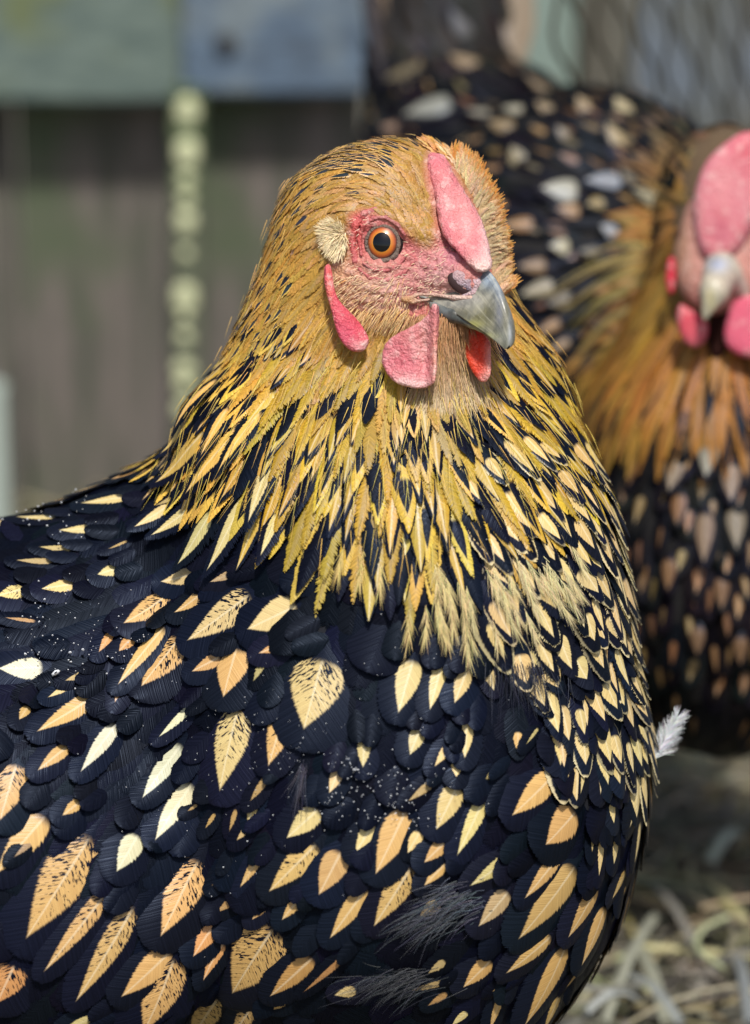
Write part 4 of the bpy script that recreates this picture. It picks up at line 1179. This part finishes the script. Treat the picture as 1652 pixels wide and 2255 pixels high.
mkmesh('body', W(Vq), Fq, tB.mat, hb, True, {'col': ('FLOAT_COLOR', np.concatenate([cq, np.ones((len(cq), 1))], 1))})
FB = Flow([(1600, 330, -.2, -1), (1500, 350, -.8, -.4), (1440, 550, -.8, .6), (1400, 700, -.7, .75), (1330, 800, -.6, .8), (1500, 850, -.2, 1), (1650, 850, .1, 1), (1450, 1100, -.1, 1), (1600, 1200, 0, 1), (1500, 1600, -.2, 1),
    (1350, 350, -.75, -.6), (1200, 250, -.7, -.7), (1050, 200, -.55, -.8), (1000, 50, -.2, -1), (900, 0, -.15, -1), (1000, 350, -.9, -.35), (1250, 500, -.95, -.2), (1200, 700, -.9, .3), (900, 500, -1, 0), (1300, 650, -.9, .4),
    (1700, 600, .6, .8), (1900, 900, .7, .7), (1150, 1100, -.5, .9)], 400, 2300, -700, 2300)
def hitb(px, py):
    o = Vector(Q(px, py, 600)); d = (Vector(Q(px, py, -4500)) - o).normalized(); r = bv2.ray_cast(o, d); return r[0], r[1]
pq = Plumage(bv2, FB); pqh = Plumage(bv2, FB)
BFACE = [(1535, 320), (1600, 280), (1700, 280), (1700, 700), (1600, 720), (1520, 690), (1480, 640), (1470, 560), (1515, 450)]
for p, n in sample(Vq, Fq, lambda p, n: 44 if n[2] > -.3 else 95, 9000):
    sx, sy = scr(p); 
    head = p[2] > -1700 and sy < 900
    if n[2] < -.2 and random.random() < .3: continue
    if head and n[2] > 0 and polyd(np.array([sx]), np.array([sy]), BFACE)[0] < 10: continue
    f = FB(sx, sy); d = Vector((f[0] + random.uniform(-.2, .2), f[1] + random.uniform(-.2, .2), 0))
    if head and sx > 1440 - (sy - 560) * .42: continue
    L = random.uniform(110, 160); Wd = random.uniform(46, 74)
    sp, nm = pq.spine(p, n, d, L, 2, 22, follow=0)
    tail = sy < 170 and sx < 1200
    breast = sx > 1350 and sy > 880
    pw = random.choice([0, 0, .3, .5]) if not breast else random.choice([.2, .3, .42]) if sy < 1450 else random.choice([0, 0, .2])  # fewer pale patches low on the breast, painting in its shade
    c1 = jit((.20, .15, .08) if random.random() < .6 else (.20, .11, .04), .3) if not breast else jit((.27, .155, .065), .35)
    if tail: pw = 0; 
    pq.add(sp, nm, L, Wd, 1, c1, jit((.035, .028, .022), .3) if tail else jit(BLK, .5), s0=.35, s1=.85, pw=pw, fray=.1)
# hackle and head feathers
for p, n in sample(Vq, Fq, lambda p, n: (22 if scr(p)[1] < 520 else 30) if (p[2] > -1780 and scr(p)[1] < 900 and (scr(p)[0] > 1415 - max(0, scr(p)[1] - 560) * .42 or n[2] < 0)) else None, 70000):
    sx, sy = scr(p)
    if n[2] > 0 and polyd(np.array([sx]), np.array([sy]), BFACE)[0] < 2: continue
    f = FB(sx, sy); d = Vector((f[0] + random.uniform(-.15, .15), f[1] + random.uniform(-.15, .15), 0))
    t = min(max((sy - 350) / 450, 0), 1)
    L = 85 + 125 * t; Wd = 34 + 8 * t
    sp, nm = pqh.spine(p, n, d, L, 3, 16 + 16 * t, follow=.2)
    c = lerp((.17, .115, .06), (.42, .22, .035), min(1, max(0, (sy - 300) / 250)))
    if sx > 1450 and sy > 700: c = lerp(c, (.40, .15, .02), .6)
    r = random.random()
    if r < .1 + .3 * (sy > 780): pqh.add(sp, nm, L, Wd * 1.2, 0, jit(BLK), jit(c, .2), s0=.1, s1=1, pw=.75, fray=.3)
    else: pqh.add(sp, nm, L, Wd, 0, jit(c, .25), jit(c, .25), s0=.1, s1=1, pw=.3, fray=.4)
# spangles I can point to on the back
for (px, py, l, wd, c, ax_, ay_) in [(1238, 425, 95, 60, (.62, .62, .50), -1, -.1), (1330, 405, 100, 45, (.42, .46, .52), -1, .15), (1372, 250, 60, 50, (.72, .62, .36), -.5, -1), (1355, 312, 75, 42, (.56, .44, .22), -.5, -1),
        (1237, 548, 50, 40, (.70, .66, .44), -1, 0), (1340, 513, 50, 36, (.55, .60, .68), -1, -.4), (1144, 358, 55, 42, (.46, .40, .24), -.5, -1), (1148, 250, 55, 40, (.5, .48, .36), -.8, -.6), (1292, 248, 60, 42, (.46, .34, .18), -.4, -1),
        (1122, 288, 85, 44, (.40, .30, .16), -.7, -.7), (1035, 148, 95, 50, (.46, .34, .20), -.6, -.9), (1180, 200, 90, 36, (.42, .32, .2), -.8, -.6), (950, 245, 130, 60, (.40, .42, .36), -1, .2), (1420, 440, 80, 40, (.46, .42, .26), -1, -.3),
        (1255, 470, 60, 40, (.5, .3, .12), -1, 0), (1150, 500, 80, 36, (.5, .28, .1), -1, 0), (1312, 455, 50, 36, (.46, .36, .16), -.7, .3), (900, 170, 110, 46, (.26, .22, .13), -1, .1), (1010, 60, 90, 40, (.22, .22, .22), -.6, -1),
        (1190, 640, 90, 40, (.48, .42, .26), -1, .3), (1240, 665, 70, 36, (.4, .34, .2), -1, .3), (1180, 590, 70, 36, (.40, .26, .12), -1, 0), (1245, 305, 40, 30, (.36, .3, .2), -1, -1), (1065, 260, 60, 30, (.4, .38, .3), -1, -.5),
        (1300, 560, 60, 26, (.3, .28, .22), -1, 0), (1380, 400, 50, 30, (.32, .28, .2), -1, -1), (1210, 250, 50, 34, (.42, .32, .18), -.7, -.8), (1450, 265, 70, 30, (.24, .17, .10), -.8, -.7), (1400, 215, 80, 30, (.30, .22, .13), -.8, -.5),
        (1560, 1010, 90, 44, (.46, .44, .34), -.1, 1), (1490, 1040, 90, 44, (.46, .36, .25), -.2, 1), (1610, 1060, 100, 44, (.42, .30, .20), 0, 1), (1555, 1180, 130, 44, (.40, .28, .18), 0, 1), (1620, 1160, 110, 44, (.38, .32, .22), 0, 1),
        (1500, 1120, 80, 36, (.36, .18, .07), 0, 1), (1480, 1260, 80, 34, (.34, .18, .07), 0, 1), (1590, 1300, 80, 34, (.30, .17, .08), 0, 1), (1540, 1400, 70, 34, (.28, .17, .09), 0, 1), (1630, 1420, 70, 34, (.26, .15, .07), 0, 1)]:
    ph, nn = hitb(px, py)
    if ph is None: continue
    d = Vector((ax_, ay_, 0)).normalized(); k_ = sb(ph.z)
    c = tuple(v * .55 for v in c); L = l * k_ * 1.1; p0 = ph - d * L * .5  # spangles dimmed: the far hen's shade is put into their colour
    sp, nm = pq.spine(p0, nn, d, L, 14, 38, follow=0)
    pq.add(sp, nm, L, wd * k_ * 1.15, 1, c, jit(BLK, .4), s0=.12, s1=.9, pw=.85, fray=.1)
# long pale hackle wisps falling to the left over the wing
for (x0_, y0_, x1_, y1_) in [(1440, 560, 1200, 660), (1430, 590, 1230, 700), (1420, 540, 1290, 590), (1400, 680, 1260, 800), (1390, 640, 1250, 730), (1430, 620, 1300, 700), (1400, 720, 1290, 850)]:
    for k in range(3):
        a = Vector(Q(x0_ + random.uniform(-10, 10), y0_ + random.uniform(-15, 15), -1330)); b = Vector(Q(x1_ + random.uniform(-15, 15), y1_ + random.uniform(-18, 18), -1480))
        sp = np.array([tuple(a.lerp(b, q) + Vector((0, -26 * math.sin(q * 3.1), 20 * math.sin(q * 3.1)))) for q in pqh.TS]); nm = np.tile(np.array([.1, -.3, 1.0]), (9, 1)); nm /= np.linalg.norm(nm[0])
        pqh.add(sp, nm, (a - b).length, 12, 0, (.40, .33, .13), jit((.34, .27, .09), .2), s0=.1, s1=1, pw=.3, fray=.4)
pq.build('body_feathers', hb); pqh.build('hackle_feathers', hb)
# tall tail feathers rising out of the frame
pt = Plumage(bv2, FB)
for k in range(34):
    a = k / 33; x0_ = 870 + 240 * a; 
    A = Vector(Q(x0_ + random.uniform(-10, 10), 230 + random.uniform(-30, 30) - 20 * a, -2550 - random.uniform(0, 250)))
    B = Vector(Q(810 + 270 * a ** .9, -330 + 190 * a, -2800))
    bow = Vector((60 * a, 0, 0))
    sp = np.array([tuple(A.lerp(B, q) + bow * math.sin(q * 2.6)) for q in pt.TS]); nn = Vector((.5 - .3 * a, -.1, 1)).normalized()
    nm = np.tile(np.array(tuple(nn)), (9, 1)); lastf = k > 29
    pt.add(sp, nm, (A - B).length, 150, 1, (.30, .22, .14), (.30, .235, .16) if lastf else jit((.035, .028, .022), .4), s0=.1, s1=.95, pw=.3 if random.random() < .4 else 0, fray=.1)
pt.build('tail_feathers', hb)
# head details
def slab_part(name, par, pts, zm, r, mat, colf, lo, hi, h=9):
    pp = smooth_poly(pts, 2)
    def f(P):
        x, y = scr(P); return slab(np.stack([x, y, P[..., 2]], -1), pp, zm, r)
    V, F = surfnet(f, lo, hi, h); V = relax(V, F, 2, .4); x, y = scr(V)
    return mkmesh(name, W(V), F, mat, par, True, {'col': ('FLOAT_COLOR', colf(x, y))})
fz = HZ + 150
def bbox(pts, z0, z1):
    a = [Q(*p, z0) for p in pts] + [Q(*p, z1) for p in pts]; a = np.array(a); return a.min(0) - 30, a.max(0) + 30
def bpart(name, pts, zmid, r, mat, colf):
    lo, hi = bbox(pts, zmid - 60, zmid + 60)
    return slab_part(name, hb, pts, lambda X, Y: zmid + 0 * X, r, mat, colf, lo, hi, 8)
bpart('facial_skin', [(1530, 420), (1660, 420), (1690, 620), (1640, 680), (1560, 700), (1500, 660), (1478, 580), (1500, 480)], fz - 15, 60, M_SKIN,
      lambda x, y: blob_col(x, y, (.56, .26, .22), [(1600, 600, 60, 40, (.62, .36, .28), .7), (1495, 540, 30, 120, (.42, .25, .15), .9)]))
bpart('comb', [(1640, 285), (1700, 290), (1700, 420), (1660, 500), (1625, 560), (1575, 580), (1538, 560), (1525, 480), (1530, 410), (1555, 350), (1600, 310)], fz + 45, 34, M_COMB,
      lambda x, y: blob_col(x, y, (.72, .24, .28), [(1585, 500, 22, 40, (.52, .10, .16), .85), (1530, 450, 14, 90, (.80, .38, .38), .7), (1640, 330, 40, 50, (.70, .12, .17), .7), (1590, 420, 25, 60, (.80, .32, .34), .6)]))
bpart('ear_lobe', [(1470, 560), (1488, 560), (1492, 620), (1480, 660), (1462, 630)], fz + 20, 14, M_WAT, lambda x, y: blob_col(x, y, (.62, .03, .06), []))
bpart('wattle', [(1495, 660), (1520, 680), (1562, 700), (1560, 750), (1530, 772), (1500, 750), (1488, 700)], fz + 30, 20, M_WAT, lambda x, y: blob_col(x, y, (.68, .09, .13), [(1530, 760, 30, 14, (.72, .22, .25), .6)]))
bpart('wattle', [(1612, 660), (1660, 640), (1720, 680), (1730, 770), (1670, 795), (1610, 780), (1590, 745), (1600, 700)], fz + 30, 22, M_WAT, lambda x, y: blob_col(x, y, (.72, .12, .20), []))
bpart('throat', [(1560, 690), (1610, 660), (1610, 760), (1580, 800), (1555, 770)], fz - 20, 20, flat_mat('throat', (.03, .01, .008), .9, .1), lambda x, y: blob_col(x, y, (.03, .01, .01), []))
bz = fz + 60
caps_mesh('beak', [(Q(1588, 592, bz), Q(1574, 640, bz + 45), 46, 36), (Q(1574, 640, bz + 45), Q(1550, 702, bz + 60), 36, 8), (Q(1610, 612, bz - 10), Q(1636, 645, bz - 40), 34, 22)], 18, tK.mat, hb, 8,
          lambda x, y: blob_col(x, y, (.55, .48, .36), [(1582, 582, 26, 18, (.32, .36, .48), .95), (1630, 630, 26, 34, (.56, .36, .32), .95), (1566, 660, 12, 30, (.74, .66, .36), .9), (1550, 690, 14, 40, (.50, .46, .32), .7)]))
for sx_ in (1468, 1700):
    ell_mesh('eye', Q(sx_ + 36, 520, fz - 10), (20, 22, 22), flat_mat('far eye', (.10, .03, .01), .1, .5), hb, None, 6)
for (lx_, lz_) in ((1500, -2000), (1250, -2300)):
    gy = 1127 + (CAMH - 0) / S   # placed below by world height
    top = Vector(W([(lx_, 1500, lz_)])[0])
    ft = Vector((top.x, top.y, 0.012))
    def inv(wp):
        l = np.array(R3).T @ (np.array(wp) - CLn); return (826 + l[0] / S, 1127 - l[1] / S, (l[2] + D) / S)
    a = inv(top); b = inv(ft); c = [inv(ft + Vector(v)) for v in ((.012, -.055, -.003), (.045, -.035, -.003), (-.03, -.04, -.003), (-.01, .03, -.003))]
    caps_mesh('leg', [(a, b, 60, 36)] + [(b, q, 30, 16) for q in c], 14, tL, hb, 16)

# ================================================================== SETTING
def wood(name, base, dark, moss, mossamt=.4, sc=1.0, grain=(1, 1, .1), blue=None):
    t = NT(name); o = t.tc()
    g = t.noise(vscale(t, o, grain), 60 * sc, 5, .6); n = t.noise(o, 7 * sc, 3); n2 = t.noise(o, 16 * sc, 4, .6)
    c = t.mix(t.sm(g, .35, .7), dark, base)
    if blue: c = t.mix(t.sm(n2, .4, .65), c, blue)
    c = t.mix(t.m('MULTIPLY', t.sm(n, .45, .65), mossamt), c, moss)
    t.pr(c, .85, t.bump(g, .5, .002)); return t.mat
def box(name, p0, p1, mat, parent=None, bev=.003, rz=0, loc=None):
    import bmesh
    bm = bmesh.new(); bmesh.ops.create_cube(bm, size=1)
    s = [abs(b - a) for a, b in zip(p0, p1)]; c = [(a + b) / 2 for a, b in zip(p0, p1)]
    bmesh.ops.scale(bm, vec=s, verts=bm.verts)
    bmesh.ops.bevel(bm, geom=bm.edges[:], offset=min(bev, min(s) * .3), segments=2, affect='EDGES')
    me = bpy.data.meshes.new(name); bm.to_mesh(me); bm.free(); me.materials.append(mat)
    o = bpy.data.objects.new(name, me); COL.objects.link(o)
    pl_ = Vector(parent.location) if parent else Vector((0, 0, 0))
    o.location = Vector(c) - pl_
    if parent: o.parent = parent
    return o
FY = -D + 1.87   # fence plane (world y)
def fp(px, py, y=FY):                  # world point on the plane y seen at a pixel
    d = R3 @ Vector(((px - 826) * S, (1127 - py) * S, -D)); k = (y - CL.y) / d.y
    return CL + d * k
M_BOARD = wood('weathered boards', (.20, .165, .15), (.09, .09, .07), (.085, .11, .06), .9, 1.3)
M_RAIL = wood('rail wood', (.17, .22, .19), (.10, .14, .125), (.14, .165, .06), .8, 2.4, (.3, 1, 1))
M_BLUE = wood('blue painted wood', (.12, .18, .26), (.08, .11, .15), (.21, .25, .26), .9, 2.6, (.3, 1, 1))
fence = empty('wooden_fence', (fp(300, 1100).x, FY, 0), 'weathered dark board fence with a mossy grey-green top rail, behind the hens on the left', 'fence')
xl = fp(-700, 900).x; xr = fp(1180, 900).x; xs = np.linspace(xl, xr, 6)
for i in range(5):
    b = box('board', (xs[i] + .0015, FY + random.uniform(0, .004), -.02), (xs[i + 1] - .0015, FY + .022, .78), M_BOARD, fence)
ra = fp(0, 222, FY - .03); rb = fp(398, 200, FY - .03)
rail = box('rail', (xl, FY - .04, ra.z), (fp(400, 200, FY - .03).x, FY - .002, ra.z + .16), M_RAIL, fence)
blk = box('rail', (fp(402, 200, FY - .04).x, FY - .036, fp(402, 212, FY - .04).z), (fp(812, 200, FY - .04).x, FY - .002, ra.z + .158), M_BLUE, fence)
blk['label'] = 'blue-grey painted block of the rail with a dark screw'
# screw
sc_p = fp(497, 101, FY - .037)
V = []; F = []
for i, (r, y_) in enumerate([(.0005, -.0012), (.006, -.0012), (.007, 0), (.007, .004)]):
    for j in range(20):
        a = j * math.pi / 10; V.append((sc_p.x + r * math.cos(a), FY - .0372 + y_, sc_p.z + r * math.sin(a)))
F = [[i * 20 + j, i * 20 + (j + 1) % 20, (i + 1) * 20 + (j + 1) % 20, (i + 1) * 20 + j] for i in range(3) for j in range(20)]
mkmesh('screw', np.array(V), F, flat_mat('rusty screw', (.02, .016, .012), .7, .4), fence)
# made-up strip with pale dots, imitating light through a gap in the boards
bt = fp(415, 205, FY - .03)
gap_strip = empty('gap_light_strip', (fp(410, 850, FY - .03).x, FY - .03, 0), 'narrow upright pale-spotted strip standing in for light through a gap in the dark fence', 'gap_strip')
M_ST = wood('gap strip wood', (.16, .18, .11), (.09, .10, .07), (.12, .26, .03), .5, 1)
a0 = fp(412, 195, FY - .058); V = []; F = []; nr = 60
for i in range(nr):
    z = a0.z * (1 - i / (nr - 1)); x_ = a0.x - (1 - z / a0.z) * .006 + .0006 * math.sin(i * .9)
    for j in range(12):
        a = j * math.pi / 6; r = .0098 * (1 + .1 * random.random()); V.append((x_ + r * math.cos(a), FY - .052 + r * .8 * math.sin(a), z))
F = [[i * 12 + j, i * 12 + (j + 1) % 12, (i + 1) * 12 + (j + 1) % 12, (i + 1) * 12 + j] for i in range(nr - 1) for j in range(12)] + [list(range(12))]
mkmesh('strip_core', np.array(V), F, M_ST, gap_strip)
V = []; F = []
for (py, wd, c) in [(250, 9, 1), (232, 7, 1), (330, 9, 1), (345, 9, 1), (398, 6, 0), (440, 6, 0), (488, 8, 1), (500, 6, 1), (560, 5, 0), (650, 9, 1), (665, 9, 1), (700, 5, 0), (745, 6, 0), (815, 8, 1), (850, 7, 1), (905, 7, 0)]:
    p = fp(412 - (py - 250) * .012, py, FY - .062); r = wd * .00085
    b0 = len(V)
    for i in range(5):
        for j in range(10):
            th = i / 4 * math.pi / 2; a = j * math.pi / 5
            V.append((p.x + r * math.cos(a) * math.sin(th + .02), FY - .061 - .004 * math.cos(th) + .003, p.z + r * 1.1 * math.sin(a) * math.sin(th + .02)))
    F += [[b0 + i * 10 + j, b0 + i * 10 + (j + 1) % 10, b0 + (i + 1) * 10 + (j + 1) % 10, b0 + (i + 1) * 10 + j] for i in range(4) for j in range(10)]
mkmesh('light_spots', np.array(V), F, flat_mat('light_spots', (.72, .74, .46), .9, .1, 400, .3), gap_strip)  # pale domes that blur into discs, standing in for spots of gap light
# pale post at the far left edge
pp = empty('white_post', (fp(-12, 950, FY - .1).x, FY - .1, 0), 'pale whitish post end just inside the left edge of the picture', 'post')
q = fp(12, 840, FY - .1)
box('shaft', (q.x - .018, FY - .115, 0), (q.x, FY - .09, q.z), flat_mat('pale paint', (.45, .52, .47), .6, .3, 30, .2), pp)
# teal upright and dark frame of the wire run
run = empty('coop_frame', (fp(1200, 100).x, FY + .02, 0), 'pale teal painted upright post between the fence and the wire netting', 'coop frame')
box('post', (fp(1060, 100, FY).x, FY - .03, 0), (fp(1262, 100, FY).x, FY + .03, 1.2), flat_mat('teal paint', (.24, .31, .27), .7, .3, 12, .25), run, .006)
box('jamb', (fp(1266, 100, FY).x, FY - .035, 0), (fp(1345, 100, FY).x, FY + .03, 1.2), wood('jamb wood', (.12, .11, .085), (.08, .075, .06), (.1, .1, .07), .3, 1), run, .004)
bw = empty('board_wall', (fp(1600, 100, FY + .25).x, FY + .25, 0), 'grey-blue weathered wall seen through the wire netting at top right', 'wall')
x0_ = fp(1180, 100, FY + .25).x
for i in range(8):
    box('board', (x0_ + i * .075, FY + .25, -.02), (x0_ + i * .075 + .073, FY + .27, 1.4), wood('grey boards', (.15, .17, .185) if i % 2 else (.17, .16, .13), (.11, .115, .10), (.16, .20, .26), .7, 1.5), bw)
# hexagonal wire netting, set obliquely
net = empty('wire_netting', tuple(fp(1500, 400, .62)), 'hexagonal chicken wire stretched behind the far hen at top right', 'netting')
V = []; F = []
def tube(pts, r, seg=5):
    b0 = len(V); pts = [Vector(p) for p in pts]
    for i, p in enumerate(pts):
        tg = (pts[min(i + 1, len(pts) - 1)] - pts[max(i - 1, 0)]).normalized(); u = tg.cross(Vector((0, 1, .1))).normalized(); v = tg.cross(u)
        for j in range(seg):
            a = 2 * math.pi * j / seg; V.append(tuple(p + u * r * math.cos(a) + v * r * math.sin(a)))
    F.extend([[b0 + i * seg + j, b0 + i * seg + (j + 1) % seg, b0 + (i + 1) * seg + (j + 1) % seg, b0 + (i + 1) * seg + j] for i in range(len(pts) - 1) for j in range(seg)])
o_ = fp(1330, -150, .40); e1 = Vector((math.cos(math.radians(48)), math.sin(math.radians(48)), 0)); e2 = (Vector((0, 0, -1)) + e1 * .34).normalized()
wx, wz = .0165, .026
for c_ in range(-3, 28):
    pts = []
    for r_ in range(0, 24):
        off = wx * .28 * (1 if (r_ + c_) % 2 == 0 else -1)
        for z in (r_ * wz - wz * .18, r_ * wz + wz * .18):
            pts.append(o_ + e1 * (c_ * wx + off) + e2 * z)
    tube(pts, .0013)
mkmesh('wire', np.array(V), F, flat_mat('galvanised wire', (.05, .045, .03), .7, .3), net)

# ground and straw
tG = NT('earth'); og = tG.tc(); n = tG.noise(og, 9, 6, .65); n2 = tG.noise(og, 60, 4, .6)
cg = tG.ramp(n, [(.3, (.12, .11, .085)), (.5, (.21, .195, .15)), (.75, (.30, .28, .22))])
tG.pr(tG.mix(tG.m('MULTIPLY', n2, .5), cg, (.10, .09, .07)), .95, tG.bump(n2, .8, .01))
V = [(-40, -40, 0), (40, -40, 0), (40, 40, 0), (-40, 40, 0)]
gr = mkmesh('ground', np.array(V, float), [[0, 1, 2, 3]], tG.mat); gr['kind'] = 'structure'
stw = []; cols = []; wds = []
for k in range(8000):
    x = random.uniform(-.25, .6); y = random.uniform(-.2, 1.2)
    z = random.random() ** 2 * .035 + .003; a = random.uniform(0, math.pi); L = random.uniform(.03, .12) * (.5 if y < .15 else 1)
    d = np.array([math.cos(a), math.sin(a), random.uniform(-.18, .18)]); bnd = np.array([-math.sin(a), math.cos(a), 0]) * random.uniform(-.015, .015)
    stw.append([np.array([x, y, z]) + d * L * (t - .5) + bnd * (t * 2 - 1) ** 2 for t in np.linspace(0, 1, 5)])
    c = random.choice([(.24, .22, .16), (.14, .13, .10), (.34, .32, .22), (.10, .09, .07), (.20, .17, .10), (.17, .16, .14)])
    cols.append(jit(tuple(v * k_ for v, k_ in zip(c, (1.05, 1.03, .93))), .25)); wds.append(random.uniform(.0014, .0042))
big = [((1330, 2254), (1440, 2020), .006, (.42, .42, .32)), ((1470, 2254), (1400, 2080), .007, (.40, .40, .30)), ((1560, 2000), (1652, 2040), .007, (.34, .31, .13)), ((1480, 1930), (1640, 2010), .006, (.30, .28, .15)),
       ((1560, 1900), (1630, 1840), .008, (.48, .52, .40)), ((1500, 1760), (1600, 1700), .005, (.30, .28, .20)), ((1380, 2150), (1500, 2254), .006, (.34, .36, .34)), ((1440, 1950), (1540, 2110), .005, (.30, .28, .24)),
       ((1530, 2180), (1652, 2100), .006, (.26, .24, .2)), ((1290, 2230), (1400, 2200), .006, (.36, .38, .36)), ((1620, 2100), (1652, 2254), .006, (.30, .32, .32))]
def gp(px, py, h=.03):
    d = R3 @ Vector(((px - 826) * S, (1127 - py) * S, -D)); k = (h - CL.z) / d.z; return np.array(CL + d * k)
for (a, b, wd, c) in big:
    c = tuple(v * .75 for v in c)
    A, B = gp(*a), gp(*b); wd *= .8; stw.append([A + (B - A) * t + np.array([0, 0, .006 * math.sin(t * 3.1)]) for t in np.linspace(0, 1, 5)]); cols.append(c); wds.append(wd)
P = np.array(stw); T = np.gradient(P, axis=1); B = np.cross(T, np.array([0, 0, 1.0])[None, None]); B /= np.linalg.norm(B, axis=-1, keepdims=True) + 1e-9
wv = np.array(wds)[:, None, None]; n_ = len(P)
V = np.stack([P - B * wv / 2, P + np.array([0, 0, 1]) * wv * .4, P + B * wv / 2, P - np.array([0, 0, 1]) * wv * .2], 2)
q = [[r * 4 + c, r * 4 + (c + 1) % 4, (r + 1) * 4 + (c + 1) % 4, (r + 1) * 4 + c] for r in range(4) for c in range(4)]
F = (np.arange(n_)[:, None, None] * 20 + np.array(q)[None]).reshape(-1, 4)
Cc = np.broadcast_to(np.array(cols)[:, None, None, :], (n_, 5, 4, 3)); Cc = np.concatenate([Cc, np.ones((n_, 5, 4, 1))], -1)
sw = mkmesh('straw', V.reshape(-1, 3), F, M_S, None, False, {'c1': ('FLOAT_COLOR', Cc)}, loc=(0, 0, 0)); sw['kind'] = 'stuff'
